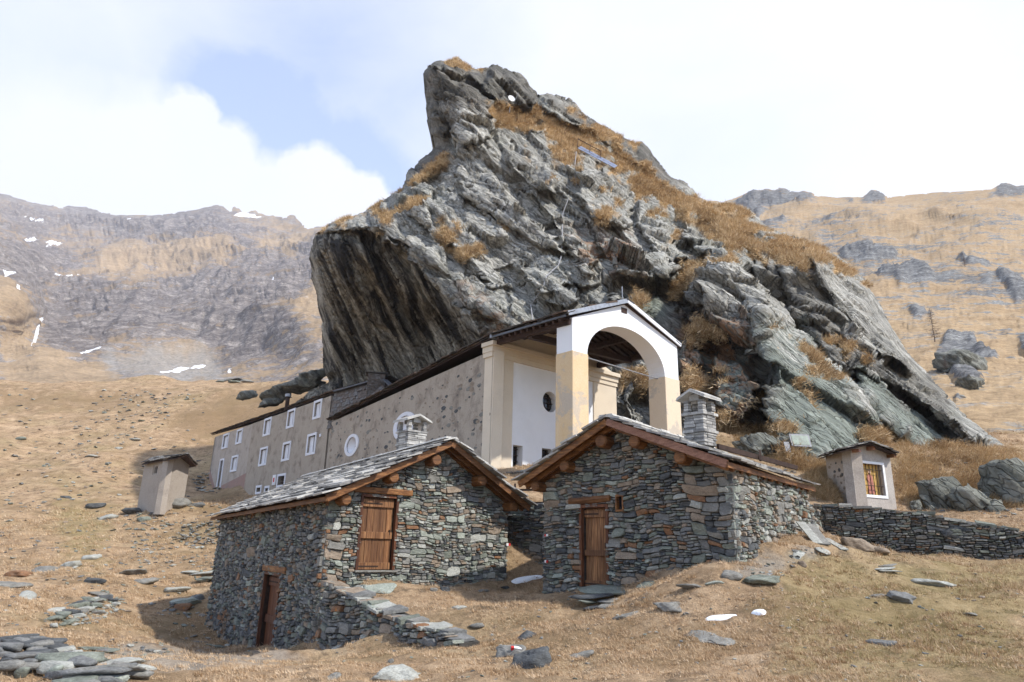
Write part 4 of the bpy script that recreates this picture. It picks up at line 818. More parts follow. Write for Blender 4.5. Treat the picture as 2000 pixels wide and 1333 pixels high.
HUTPAL = [(BLUE, 22), (GREEN, 17), (DARK, 14), (TAN, 14), (PALE, 5), (RUST, 4), (GREY, 20), (PGREEN, 5)]
LITPAL = [(BLUE, 10), (GREEN, 14), (DARK, 6), (TAN, 20), (PALE, 14), (RUST, 3), (GREY, 18), (PGREEN, 14)]  # paler stone mix for sun-facing walls: light put into the colour
DIMPAL = [(BLUE, 26), (GREEN, 16), (DARK, 20), (TAN, 13), (PALE, 2), (RUST, 4), (GREY, 20), (PGREEN, 2)]  # darker stone mix for walls turned from the sun: shade put into the colour
def hz_(v): v = Vector(v); v.z = 0; return v.normalized()
def chimney(par, O, U, hw, hd, h, rng, mats=SL, flash=True, cowl=.30):
    """square stack of thin courses with a gabled slate cowl; parts one level down"""
    F = Frame(O, U); ch = one(box(F, -hw+.05, hw-.05, -.5, h, -hd+.05, hd-.05), 'chimney', MORTAR2, par)
    v = -.12
    while v < h+cowl-.02:
        t = rng.uniform(.045, .075); op = v > h
        o = .035 if abs(v-h*.30) < .04 or abs(v-(h-.05)) < .04 else 0.0
        for (a0, a1, b0, b1) in ((-hw, hw, hd-.14, hd), (-hw, hw, -hd, -hd+.14), (-hw, -hw+.14, -hd+.141, hd-.141), (hw-.14, hw, -hd+.141, hd-.141)):
            if op:
                parts = [(a0, a0+.12), (a1-.12, a1)] if a1-a0 > .3 else []
            elif a1-a0 > .3:
                c = rng.uniform(-.3, .3)*hw; parts = [(a0, c), (c+.006, a1)]
            else: parts = [(a0, a1)]
            if op and a1-a0 <= .3: continue
            for (p, q) in parts:
                j = rng.uniform(-.012, .016)+o
                one(box(F, p-(j if p == a0 else 0), q+(j if q == a1 else 0), v, v+t-.007, b0-(j if b0 < 0 and b1 < 0 or b0 < -hd+.01 else 0), b1+(j if b1 > hd-.01 else 0)), 'stone', rng.choice(mats), ch, .006)
        v += t
    top = h+cowl
    for s in (-1, 1):
        for k in range(2):
            a = [F.p(s*(hw+.12), top-.01+k*.04, -hd-.12+k*.03), F.p(s*(hw+.12), top-.01+k*.04, hd+.12-k*.03), F.p(s*.0, top+.17+k*.04, hd+.12-k*.03), F.p(0, top+.17+k*.04, -hd-.12+k*.03)]
            b = [p+Vector((0, 0, .034)) for p in a]
            one(hull8(a, b), 'cap_slate', mats[1], ch)
    for s in (-1, 1): one(box(F, -.13, .13, top-.02, top+.13, s*(hd-.10)-.05, s*(hd-.10)+.05), 'stone', mats[0], ch, .01)
    if flash: one(box(F, -hw-.05, hw+.05, -.5, -.13, -hd-.05, hd+.05), 'flashing', LEAD, ch)
    return ch

def hut(label, FL, FA, FR, BL, ovF, ovS, zb, pals, doors_front, doors_side, rng, side, logs, extra_holes=(), zones_f=(), zones_s=(), group=None):
    root = thing('stone_hut', label, 'hut', group)
    BA = FA+(BL-FL); BR = FR+(BL-FL); U = hz_(FR-FL); Sd = hz_(BL-FL); drop = .17
    Wt = (FR-FL).dot(U) if False else Vector((FR.x-FL.x, FR.y-FL.y, 0)).length
    O = FL+U*ovS[0]+Sd*ovF; O.z = zb; Fr = Frame(O, U); Wd = Wt-ovS[0]-ovS[1]
    ua = Vector((FA.x-FL.x, FA.y-FL.y, 0)).dot(U)
    def roofz(u): return FL.z+(FA.z-FL.z)*u/ua if u < ua else FA.z+(FR.z-FA.z)*(u-ua)/(Wt-ua)
    reg = [(0, 0), (Wd, 0), (Wd, roofz(Wt-ovS[1])-zb-drop), (ua-ovS[0], FA.z-zb-drop), (0, roofz(ovS[0])-zb-drop)]
    # core walls
    holes = [rect(a, b, c, d) for a, b, c, d in doors_front]
    one(prism(Fr, [(.12, 0), (Wd-.12, 0), (Wd-.12, reg[2][1]), reg[3], (.12, reg[4][1])], holes, -.22, -.05), 'front_wall', MORTAR, root)
    mas = masonry(Fr, reg, list(doors_front)+list(extra_holes), pals[0], rng, zones=zones_f, quoin=(-.3, .55, 2.6) if side == 'L' else (Wd-.95, Wd+.3, 3.2))
    Lb = Vector((BL.x-FL.x, BL.y-FL.y, 0)).length; Ls = Lb-ovF-.3
    if side == 'L':
        Os = O+Sd*Ls; Fs = Frame(Os, -Sd); h0 = roofz(ovS[0])+(BL.z-FL.z)*.95-zb-drop; h1 = roofz(ovS[0])-zb-drop
        rs_ = [(0, 0), (Ls, 0), (Ls, h1), (0, h0)]
    else:
        Os = O+U*Wd; Fs = Frame(Os, Sd); h0 = roofz(Wt-ovS[1])-zb-drop; h1 = h0+(BL.z-FL.z)*.95
        rs_ = [(0, 0), (Ls, 0), (Ls, h1), (0, h0)]
    one(prism(Fs, [(.12, 0), (Ls-.12, 0), (Ls-.12, h1), (.12, h0)], [rect(a, b, c, d) for a, b, c, d in doors_side], -.22, -.05), 'side_wall', MORTAR, root)
    mas += masonry(Fs, rs_, list(doors_side), pals[1], rng, zones=zones_s, area=.026, asp=(1.5, 4.0))
    # the two far walls, plain stone-coloured
    if side == 'L': Of = O+U*Wd; Ff = Frame(Of, Sd)
    else: Of = O+Sd*Ls; Ff = Frame(Of, -Sd)
    hh = roofz(Wt-ovS[1] if side == 'L' else ovS[0])-zb-drop
    one(prism(Ff, rect(0, Ls, 0, hh-.02), [], -.45, -.02), 'far_side_wall', ST[GREY], root)
    Fb = Frame(O+U*Wd+Sd*Ls, -U); regb = [(Wd-u, v_) for u, v_ in reg][::-1]
    one(prism(Fb, [(u, v_-.02+(BL.z-FL.z) if v_ > 0 else 0) for u, v_ in regb], [], -.45, -.02), 'back_wall', ST[GREY], root)
    place_pieces(mas, 'stone', root, ST)
    # roof
    dn = Vector((0, 0, -.05)); th = Vector((0, 0, .035)); ql = [FL, FA, BA, BL]; qr = [FR, FA, BA, BR]
    for q in (ql, qr):
        m = bil(q, .5, .5); a = [m+(p-m)*.985+dn-Vector((0, 0, .09)) for p in q]; one(hull8(a, [p+th for p in a]), 'roof_board', BEAM, root)
    sl = slates([p+dn for p in ql], rng); sr = slates([p+dn for p in qr], rng)
    for s in (sl, sr): place_pieces(s, 'slate', root, SL, 300 if (s is sl) == (side == 'L') else 120, 'small_slates')
    rd = (BA-FA); L = rd.length; t = 0
    while t < L:
        w = rng.uniform(.35, .6); A = FA+rd.normalized()*t; B = FA+rd.normalized()*min(L, t+w-.02); k = rng.uniform(.02, .05)
        one(hull8([A-U*.22+Vector((0, 0, -.02)), A+U*.2+Vector((0, 0, -.02)), B+U*.2+Vector((0, 0, -.02)), B-U*.22+Vector((0, 0, -.02))], [A-U*.18+Vector((0, 0, k)), A+U*.16+Vector((0, 0, k)), B+U*.16+Vector((0, 0, k)), B-U*.18+Vector((0, 0, k))]), 'ridge_slate', SL[1], root); t += w
    # barge boards, rafters, purlin ends
    for E, nm, mt in ((FL, 'barge_board', BEAM), (FR, 'barge_board', BEAM_B if side == 'R' else BEAM)):
        one(beam(E+dn*2.6+Sd*.03, FA+dn*2.6+Sd*.03, .04, .15), nm, mt, root, .005)
        for off in (.26, .52):
            if off < ovF: one(beam(E*.97+FA*.03+Vector((0, 0, -.21))+Sd*off, FA+Vector((0, 0, -.21))+Sd*off, .09, .10), 'rafter', BEAM, root, .006)
    E0, E1 = (FL, BL) if side == 'L' else (FR, BR); nR = 13; Uo = U if side == 'L' else -U
    for k in range(1, nR):
        p = E0+(E1-E0)*(k/nR); a = (FA if side == 'L' else FA)-(FL if side == 'L' else FR); a = a.normalized()
        one(beam(p+a*.03+Vector((0, 0, -.20)), p+a*.75+Vector((0, 0, -.20)), .07, .08), 'rafter_end', BEAM, root)
    one(beam(E0+Sd*.02-Uo*.0+Vector((0, 0, -.14)), E1+Vector((0, 0, -.14)), .03, .10), 'eave_board', BEAM, root)
    for (u, dz, rr_) in logs:
        c = FL+U*u; c.z = roofz(u)-dz; one(tube([c+Sd*ovF*.30, c+Sd*(ovF*.30+.03), c+Sd*(ovF+.3)], rr_, 10, rads=[rr_*.82, rr_, rr_*1.04]), 'purlin', BEAM, root)
    return root, Fr, Fs, Wd, Ls, roofz
rng = random.Random(5)
def tri_z(px, py, Y): return P(px, py, Y).z
# ---- left hut
FL = P(640, 962, 15.5); FA = P(884, 856, 17.7); FR = P(1036, 984, 19.3); BL = P(413, 1006, 25.0)
zb1 = -3.6
U1 = hz_(FR-FL); S1 = hz_(BL-FL); O1 = FL+U1*.28+S1*.62; O1.z = zb1
def on_plane(F, px, py):
    """where the sight line through a pixel meets a wall plane, in wall coordinates"""
    d = Vector([float(c) for c in rays(px, py)]); t = F.O.dot(F.N)/d.dot(F.N); p = d*t-F.O; return p.dot(F.U), p.dot(F.V)
Fq = Frame(O1, U1); 
du0, dv0 = on_plane(Fq, 698, 1114); du1, _ = on_plane(Fq, 764, 1118); _, dv1 = on_plane(Fq, 735, 972)
Ls1 = Vector((BL.x-FL.x, BL.y-FL.y, 0)).length-.62-.3; Fsq = Frame(O1+S1*Ls1, -S1)
su0, sv0 = on_plane(Fsq, 502, 1262); su1, _ = on_plane(Fsq, 534, 1250); _, sv1 = on_plane(Fsq, 522, 1122)
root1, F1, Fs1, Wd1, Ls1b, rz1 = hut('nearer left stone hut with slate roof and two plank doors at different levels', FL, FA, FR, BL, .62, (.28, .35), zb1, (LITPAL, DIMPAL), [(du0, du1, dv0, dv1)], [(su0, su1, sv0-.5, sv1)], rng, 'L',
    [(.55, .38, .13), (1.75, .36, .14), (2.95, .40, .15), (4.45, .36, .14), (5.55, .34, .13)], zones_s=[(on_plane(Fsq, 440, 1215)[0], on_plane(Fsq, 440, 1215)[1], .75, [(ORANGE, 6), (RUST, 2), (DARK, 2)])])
plank_door(root1, F1, du0, du1, dv0, dv1, rng, 5)
plank_door(root1, Fs1, su0, su1, sv0-.3, sv1, rng, 3, wood=WOOD_D, rec=-.16)
one(box(F1, du0-.28, du1+.42, dv1+.085, dv1+.23, -.2, .09), 'lintel', BEAM, root1, .02)
one(box(Fs1, su0-.22, su1+.45, sv1+.08, sv1+.24, -.2, .06), 'lintel', BEAM, root1, .02)
one(box(F1, du0-.1, du1+.12, dv0-.045, dv0-.004, -.2, .10), 'door_sill', ST[GREY], root1, .006)
r1 = P(800, 905, 23.0)
c1 = P(803, 868, 21.2)
chimney(root1, P(802, 884, 21.3), U1, .33, .33, .62, rng)
# ---- right hut
FL2 = P(1012, 936, 16.5); FA2 = P(1183, 812, 14.5); FR2 = P(1418, 892, 12.4); BR2 = P(1590, 945, 16.8); BL2 = FL2+(BR2-FR2)
zb2 = -1.9; ov2 = .55; U2 = hz_(FR2-FL2); S2 = hz_(BR2-FR2)
O2 = FL2+U2*.42+S2*ov2; O2.z = zb2; Fq2 = Frame(O2, U2)
a0, b0 = on_plane(Fq2, 1138, 1146); a1, _ = on_plane(Fq2, 1186, 1146); _, b1 = on_plane(Fq2, 1160, 992)
w0, wv0 = on_plane(Fq2, 1207, 996); w1, wv1 = on_plane(Fq2, 1217, 970)
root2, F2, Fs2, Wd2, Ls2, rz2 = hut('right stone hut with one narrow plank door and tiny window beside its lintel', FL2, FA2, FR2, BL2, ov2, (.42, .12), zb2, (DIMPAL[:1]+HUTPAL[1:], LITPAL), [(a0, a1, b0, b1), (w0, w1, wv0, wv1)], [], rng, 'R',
    [(.42, .36, .12), (1.35, .36, .13), (2.45, .38, .15), (3.35, .34, .14), (4.45, .32, .14)])
plank_door(root2, F2, a0, a1, b0, b1, rng, 4, battens=((0, .08), (.38, .46), (.87, .97)))
one(tube([F2.p(a0-.34, b1+.15, .02), F2.p((a0+a1)/2, b1+.165, .03), F2.p(a1+.16, b1+.19, .02)], .085, 8), 'lintel', BEAM, root2)
wn = one(prism(F2, rect(w0-.03, w1+.03, wv0-.04, wv1+.04), [rect(w0, w1, wv0, wv1)], -.12, .05), 'window_frame', BEAM, root2); one(box(F2, w0, w1, wv0, wv1, -.08, -.06), 'pane', GLASS, wn)
chimney(root2, P(1369, 862, 15.4), U2, .25, .25, .62, rng, flash=False)
one(beam(P(1402, 872, 15.2), P(1556, 914, 18.0), .06, .11), 'ridge_rail', IRON, root2)
one(beam(P(1484, 880, 16.6), P(1485, 900, 16.4), .05, .05), 'rail_bracket', IRON, root2)
# painted trail marks
def mark(par, F, px, py, w, h, order):
    u, v = on_plane(F, px, py); k = w/2
    for j, m in enumerate(order):
        a = u-k+j*w/len(order); one(prism(F, [(a, v-h*.45), (a+w/len(order)-.004, v-h*.5), (a+w/len(order)-.004, v+h*.5), (a, v+h*.42)], [], .05, .075), 'trail_mark', m, par)
mark(root2, F2, 1071, 1046, .11, .055, (REDP, WHITEP)); mark(root2, F2, 1071, 1097, .10, .06, (WHITEP, REDP))
mark(root1, F1, 990, 1064, .15, .07, (WHITEP, REDP))

# ---- dry-stone walls, each its own thing
def drywall(name, label, A, B, tops, zb, pal, rng, n=300, thick=.5, **kw):
    """wall face from A to B (plan), tops = [(fraction, z)...]"""
    U = hz_(B-A); L = Vector((B.x-A.x, B.y-A.y, 0)).length; F = Frame(Vector((A.x, A.y, zb)), U); root = thing(name, label, 'wall')
    reg = [(0, 0), (L, 0)]+[(t*L, z-zb) for t, z in tops[::-1]]; ms = []; core = []
    tf = lambda u: float(np.interp(u, [t*L for t, _ in tops], [z-zb for _, z in tops]))
    ms += masonry(F, rect(0, L, 0, max(z for _, z in tops)-zb), [], pal, rng, prot=(.0, .10), top=tf, **kw)
    one(prism(F, [(0, 0), (L, 0)]+[(t*L, z-zb-.06) for t, z in tops[::-1]], [], -thick, -.06), 'wall_core', MORTAR, root)
    # capping slabs
    for (t0, z0), (t1, z1) in zip(tops, tops[1:]):
        u = t0*L
        while u < t1*L-.1:
            w = rng.uniform(.18, .5); f_0 = (u-t0*L)/((t1-t0)*L); f_1 = min(1, (u+w-t0*L)/((t1-t0)*L)); za = z0+(z1-z0)*f_0-zb; zc = z0+(z1-z0)*f_1-zb; j = rng.uniform(-.05, .08); h = rng.uniform(.03, .09)
            sk = rng.uniform(-.05, .05); a = [F.p(u+sk, za-.06+j, -thick+rng.uniform(0, .2)), F.p(u+w-.02+sk, zc-.06+j, -thick+rng.uniform(0, .2)), F.p(u+w-.02, zc-.06+rng.uniform(-.03, .03), rng.uniform(-.06, .12)), F.p(u, za-.06+rng.uniform(-.03, .03), rng.uniform(-.06, .12))]
            ms.append((a+[p+Vector((0, 0, h)) for p in a], [(0, 3, 2, 1), (4, 5, 6, 7), (0, 1, 5, 4), (1, 2, 6, 5), (2, 3, 7, 6), (3, 0, 4, 7)], rng.choice([GREY, GREEN, BLUE, TAN, PALE]), w*.1, a[3])); u += w
    place_pieces(ms, 'stone', root, ST, n); return root, F
A = P(634, 1134, 15.75); B = P(892, 1244, 12.2)
drywall('ramp_wall', 'low dry stone ramp wall tapering down from the corner of the left hut', A, B, [(0, P(634, 1134, 15.75).z), (.3, P(700, 1165, 14.9).z), (.62, P(775, 1205, 13.6).z), (.9, P(845, 1228, 12.7).z), (1, P(892, 1250, 12.2).z)], -3.2, DIMPAL[:1]+HUTPAL[1:], rng)
A = P(975, 985, 21.0); B = P(1085, 985, 20.0)
drywall('link_wall', 'dark dry stone wall closing the gap between the two huts', A, B, [(0, A.z+.05), (1, B.z)], -1.6, DIMPAL, rng, 220)
w3, F3 = drywall('retaining_wall', 'long low retaining wall of thin slates below the shrine', P(1580, 1050, 19.4), P(2080, 1085, 17.0), [(0, P(1580, 985, 19.4).z), (.25, P(1705, 990, 18.9).z), (.5, P(1800, 1003, 18.3).z), (.8, P(1940, 1030, 17.5).z), (1, P(2080, 1058, 17.0).z)], -.9, HUTPAL, rng, 300, area=.011, asp=(2.0, 5.5), hmin=.026)
A = P(1545, 1035, 16.6); B = P(1606, 1045, 19.4)
drywall('side_return_wall', 'short dry stone wall running back from the right hut corner', A, B, [(0, P(1548, 945, 16.8).z), (.55, P(1585, 985, 18).z), (1, P(1600, 1000, 19.4).z)], -.9, LITPAL, rng, 120)
A = P(905, 925, 25.0); B = P(1100, 925, 24.6)
drywall('terrace_wall', 'grey mortared terrace wall under the white chapel front', A, B, [(0, P(905, 930, 25.0).z), (1, P(1100, 912, 24.6).z)], .4, [(GREY, 10), (BLUE, 5), (PALE, 4)], rng, 120)
rl = thing('hand_rail', 'brown post and rail fence on the wall between the huts', 'railing')
for a, b in (((992, 958, 21), (1085, 956, 20)), ((992, 984, 21), (1085, 982, 20))): one(beam(P(*a), P(*b), .05, .06), 'rail', IRON, rl)
for a in ((1005, 990, 20.9), (1062, 990, 20.4)): one(beam(P(*a), P(a[0]+1, a[1]-45, a[2]), .06, .06, (0, 1, 0)), 'post', IRON, rl)
# ------------------------------------------------------------------ chapel
def pnt_on(F, px, py, n=0.0):
    u, v = on_plane(Frame(F.p(0, 0, n), F.U, F.V), px, py); return u, v
ch = thing('chapel', 'tall chapel with brown rendered flank and open white arched porch under the crag', 'chapel')
TL = P(1118, 620, 23.4); TR = P(1322, 675, 27.5); TA = P(1221, 591, 25.4)
Uf = hz_(TR-TL); Wt = Vector((TR.x-TL.x, TR.y-TL.y, 0)).length; SdT = hz_(P(640, 700, 60)-P(1000, 700, 60)); SdT = Vector((-math.sin(R(37.5)), math.cos(R(37.5)), 0))
zt0 = 1.2; Ft = Frame((TL.x, TL.y, zt0), Uf); H1 = TL.z-zt0; H2 = TR.z-zt0; ap, av = on_plane(Ft, 1221, 592)
capL = on_plane(Ft, 1118, 682)[1]; capR = on_plane(Ft, 1300, 738)[1]; cap = (capL+capR)/2
iL = on_plane(Ft, 1147, 690)[0]; iR = on_plane(Ft, 1299, 740)[0]; tp_ = on_plane(Ft, 1195, 632)[1]
cu = (iL+iR)/2; ru = (iR-iL)/2; arch = [(cu+ru*math.cos(a), cap+(tp_-cap)*math.sin(a)) for a in np.linspace(0, math.pi, 25)]
D = .80
def extr(poly, n0, n1, nm, mat): return one(prism(Ft, poly, [], n0, n1), nm, mat, ch)
one(prism(Ft, [(0, cap), (iL, cap)]+arch[::-1][1:-1]+[(iR, cap), (Wt, cap), (Wt, H2), (ap, av-.06), (0, H1)], [], -D, 0), 'arch_wall', PL_WHITE, ch)
for a, b, m in ((0, iL, PL_OCHRE2), (iR, Wt, PL_OCHRE)):
    one(box(Ft, a-.03, b+.03, 0, cap, -D-.03, .03), 'pillar', m, ch, .025)
one(tube([Ft.p(iL-.05, cap+.02, -.35), Ft.p(iR+.1, cap-.05, -.35)], .022, 6), 'tie_rod', METAL, ch)
# facade behind the porch
CL = P(963, 668, 26.9); CR = P(1203, 733, 31.9); Uc = hz_(CR-CL); Wc = Vector((CR.x-CL.x, CR.y-CL.y, 0)).length
zc0 = 1.6; Fc = Frame((CL.x, CL.y, zc0), Uc); Hc = CL.z-zc0; HcR = CR.z-zc0
pil = on_plane(Fc, 1001, 800)[0]; pr0 = on_plane(Fc, 1160, 790)[0]
r0u, r0v = on_plane(Fc, 1076, 785); rr0 = on_plane(Fc, 1090, 785)[0]-r0u
g0 = on_plane(Fc, 1003, 915); g1 = on_plane(Fc, 1013, 870); g2 = on_plane(Fc, 1060, 915); g3 = on_plane(Fc, 1080, 878)
ovh = oval(r0u, r0v, rr0*1.0, rr0*1.05, 20)
wins = [ovh, rect(g0[0], g1[0]+.28, g0[1]-.3, g1[1]), rect(g2[0], g3[0]+.1, g2[1]-.3, g3[1])]
one(prism(Fc, rect(pil, pr0, 0, (Hc+HcR)/2), wins, -.5, -.06), 'facade_panel', PL_WHITE, ch)
for a, b in ((0, pil), (pr0, Wc)): one(box(Fc, a, b, 0, Hc-.25, -.5, 0), 'pilaster', PL_CREAM, ch)
for k, (h0, h1, o) in enumerate(((-.62, -.42, .05), (-.42, -.18, .10), (-.18, .0, .22))): one(box(Fc, -.04-o*.6, Wc+.02+o*.25, Hc+h0+.002*k, Hc+h1, -.55, o), 'cornice', PL_CREAM, ch)
one(prism(Fc, [(0, Hc), (Wc, Hc), (Wc/2, Hc+1.35)], [], -.5, -.02), 'pediment', PL_CREAM, ch)
def barred(F, u0, u1, v0, v1, n0, nb, mb_, par, mat=GLASS, nm='window'):
    w = one(box(F, u0, u1, v0, v1, n0-.04, n0-.02), nm, mat, par)
    for k in range(nb): u = u0+(u1-u0)*(k+.5)/nb; one(box(F, u-.014, u+.014, v0, v1, n0, n0+.025), 'bar', IRON, w)
    for k in range(mb_): v_ = v0+(v1-v0)*(k+.5)/mb_; one(box(F, u0, u1, v_-.014, v_+.014, n0+.026, n0+.05), 'bar', IRON, w)
    return w
w = one(prism(Fc, oval(r0u, r0v, rr0*1.02, rr0*1.07, 20), [], -.42, -.40), 'round_window', GLASS, ch)
for k in (-.5, 0, .5):
    q = math.sqrt(1-k*k)*rr0; one(box(Fc, r0u+k*rr0-.012, r0u+k*rr0+.012, r0v-q, r0v+q, -.38, -.36), 'bar', IRON, w); one(box(Fc, r0u-q, r0u+q, r0v+k*rr0-.012, r0v+k*rr0+.012, -.359, -.34), 'bar', IRON, w)
barred(Fc, g0[0], g1[0]+.28, g0[1]-.3, g1[1], -.40, 3, 5, ch); barred(Fc, g2[0], g3[0]+.1, g2[1]-.3, g3[1], -.40, 3, 4, ch)
# flank wall
EB = P(645, 826, 44.6); Sc = hz_(EB-CL); Lc = Vector((EB.x-CL.x, EB.y-CL.y, 0)).length
Fl = Frame(Vector((CL.x, CL.y, zc0))+Sc*Lc, -Sc); hB = EB.z-zc0; hF = CL.z-zc0-.35
def ovf(cx, cy, hw_, hh_):
    u, v = on_plane(Fl, cx, cy); return u, v, abs(on_plane(Fl, cx+hw_, cy)[0]-on_plane(Fl, cx-hw_, cy)[0])/2, abs(on_plane(Fl, cx, cy-hh_)[1]-on_plane(Fl, cx, cy+hh_)[1])/2
ov = [ovf(687, 870, 13, 21), ovf(790, 833, 21, 27)]
outer = [(0, 0), (Lc, 0), (Lc, hF), (0, hB)]
one(prism(Fl, outer, [oval(u, v, a*.70, b*.74) for u, v, a, b in ov], -.5, -.003), 'flank_wall', PL_BROWN, ch)
for u, v, a, b in ov:
    one(prism(Fl, oval(u, v, a, b, 28), [oval(u, v, a*.70, b*.74)], -.10, .045), 'oval_surround', FRAME_W, ch)
    # pale splayed reveal
    o1 = oval(u, v, a*.705, b*.745, 28); V = [Fl.p(x, y, -.03) for x, y in o1]+[Fl.p(u+(x-u)*.62+a*.12, v+(y-v)*.66, -.36) for x, y in o1]
    one((V, [(k, (k+1) % 28, 28+(k+1) % 28, 28+k) for k in range(28)]), 'splayed_reveal', FRAME_W, ch)
    w = one(prism(Fl, oval(u+a*.12, v, a*.46, b*.52, 20), [], -.40, -.37), 'oval_window', GLASS, ch)
    one(box(Fl, u+a*.12-.02, u+a*.12+.02, v-b*.45, v+b*.45, -.369, -.35), 'bar', IRON, w); one(box(Fl, u-a*.3, u+a*.5, v-.02, v+.02, -.349, -.33), 'bar', IRON, w)
# stones that show through the render
rg = random.Random(11); mb = MB()
for k in range(560):
    u = rg.uniform(.1, Lc-.1)*(1 if rg.random() < .5 else 1); u = Lc*(1-rg.random()**1.15)*.99+.05; v = rg.uniform(.4, hF-.4)
    if any(((u-a)/c)**2+((v-b)/d)**2 < 1.8 for a, b, c, d in ov): continue
    s = .045+.16*rg.random()**2.2; n = rg.randint(6, 8); an = rg.uniform(-.3, .3)
    pts = [(u+s*1.3*math.cos(t)*rg.uniform(.7, 1.1), v+s*.62*math.sin(t)*rg.uniform(.7, 1.1)) for t in np.linspace(0, 6.283*(1-1/n), n)]
    mb.add(prism(Fl, pts, [], -.02, rg.uniform(.004, .014)), rg.randrange(4))
mb.build('exposed_stones', [ST[GREY], PL_BROWN, ST[TAN], ST[DARK]], ch, kind='stuff')
# quoin strip where flank and facade meet
one(box(Fl, Lc+.002, Lc+.10, 0, hF, -.5, -.02), 'corner_render', PL_CREAM, ch)
# back and far walls of the body
one(box(Frame(Vector((CR.x, CR.y, zc0)), Sc), 0, Lc, 0, Hc-.3, -.4, 0), 'far_flank_wall', PL_BROWN, ch)
one(box(Frame(Vector((CR.x, CR.y, zc0))+Sc*Lc, -Uc), 0, Wc, 0, Hc-.3, -.4, -.01), 'back_wall', PL_BROWN, ch)
# roof: eave runs along flank, then along the porch
rg = random.Random(3)
eF = P(962, 657, 26.6); eF.z += .05; eP = P(1106, 612, 23.2); eB = P(642, 820, 44.9); aP = P(1222, 588, 25.2); eR = P(1326, 675, 27.6)
rise = aP.z-eP.z
def ridge_pt(e): return e+Uf*(Wt/2+.15)+Vector((0, 0, rise))
rF = ridge_pt(eF); rB = ridge_pt(eB)+Uc*.5
quads_ = [('porch_slate', [eP, aP, rF, eF]), ('roof_slate', [eF, rF, rB, eB]), ('porch_slate', [eR, aP, rF, eR+(rF-aP)]), ('roof_slate', [eR+(rF-aP), rF, rB, eR+(rB-aP)])]
for nm, q in quads_:
    m = bil(q, .5, .5); a = [p+Vector((0, 0, -.12)) for p in q]; one(hull8(a, [p+Vector((0, 0, .05)) for p in a]), 'roof_board', OLDW, ch)
    place_pieces(slates(q, rg, .42, (.35, .9), (.03, .07), 2, .05, .10, 1.5, ends=.06), 'slate', ch, SLD, 90, 'small_slates')
    place_pieces(slates([bil(q, 0, 0), bil(q, .18, 0), bil(q, .18, 1), bil(q, 0, 1)], rg, .4, (.3, .8), (.03, .07), 2, -.03, .12, 1.2, ends=.05), 'slate', ch, SLD, 40, 'small_slates')
# porch timbers
for k in range(1, 12):
    t = k/12; e = eP*(1-t)+eF*t; r = aP*(1-t)+rF*t; er = eR*(1-t)+(eR+(rF-aP))*t
    for E in (e, er): one(beam(E+Vector((0, 0, -.20)), r+Vector((0, 0, -.20)), .10, .12), 'rafter', OLDW, ch)
for s in (.1, .5, .98):
    a = bil([eP, aP, rF, eF], s, .02); b = bil([eP, aP, rF, eF], s, 1.0); one(beam(a+Vector((0, 0, -.36)), b+Vector((0, 0, -.36)), .20, .22), 'purlin', OLDW, ch)
    a = bil([eR, aP, rF, eR+(rF-aP)], s, .02); b = bil([eR, aP, rF, eR+(rF-aP)], s, 1.0); one(beam(a+Vector((0, 0, -.36)), b+Vector((0, 0, -.36)), .20, .22), 'purlin', OLDW, ch)
m0 = bil([eP, aP, rF, eF], .1, .55)+Vector((0, 0, -.45)); m1 = bil([eR, aP, rF, eR+(rF-aP)], .1, .55)+Vector((0, 0, -.45)); one(beam(m0, m1, .22, .24), 'tie_beam', OLDW, ch)
# white metal verge strips and gutter
one(beam(eP+Vector((0, 0, -.02))-SdT*.10, aP+Vector((0, 0, -.02))-SdT*.10, .05, .17), 'verge_flashing', METAL, ch)
one(beam(eR+Vector((0, 0, -.02))-SdT*.10, aP+Vector((0, 0, -.02))-SdT*.10, .05, .15), 'verge_flashing', FRAME_W, ch)
one(beam(eP-Uf*.04+Vector((0, 0, -.10)), eF-Uf*.04+Vector((0, 0, -.10)), .07, .07), 'gutter', LEAD, ch)
one(beam(eF+Vector((0, 0, -.04))-Uf*.1, eF+Vector((0, 0, -.04))+Uf*.40, .12, .20), 'verge_cap', METAL, ch)
one(tube([P(1216, 592, 25.2), P(1215, 560, 25.2)], .02, 6), 'mast', METAL, ch)

# ------------------------------------------------------------------ long pilgrim house behind
hs_ = thing('pilgrim_house', 'long three storey rendered house with white framed windows beyond the chapel', 'house')
HA = P(648, 770, 45.4); HB = P(420, 852, 67.5); Sh = hz_(HB-HA); Lh = Vector((HB.x-HA.x, HB.y-HA.y, 0)).length; zh = -1.0
Fh = Frame((HB.x, HB.y, zh), -Sh); hA = HA.z-zh-.12; hBb = HB.z-zh-.12
hw = [(621,800,8.5,19), (569,818,8,19), (523,834,7.5,18), (468,853,6,15), (441,862,6,15), (609,868,10,22), (560,882,8.5,19.5), (515,892,8,19), (458,906,6.5,16.5), (550,939,9,14), (506,957,6,9), (522,957,5,8), (603,938,9,8)]
WN = []
for cx, cy, a, b in hw:
    u0, v0 = on_plane(Fh, cx-a*.9, cy+b); u1, v1 = on_plane(Fh, cx+a*.9, cy-b); um, vm = on_plane(Fh, cx, cy); hv = (on_plane(Fh, cx, cy-b)[1]-on_plane(Fh, cx, cy+b)[1])/2; hu = abs(on_plane(Fh, cx+a, cy)[0]-on_plane(Fh, cx-a, cy)[0])/2*.88
    WN.append((um-hu, um+hu, vm-hv*.93, vm+hv*.93))
du, dv = on_plane(Fh, 431, 925); WD = (du-.62, du+.62, dv-1.35, dv+1.35)
fw = .17; hl = [rect(a+fw, b-fw, c+fw, d-fw) for a, b, c, d in WN]+[rect(WD[0]+fw, WD[1]-fw, WD[2], WD[3]-fw)]
us = on_plane(Fh, 487, 880)[0]
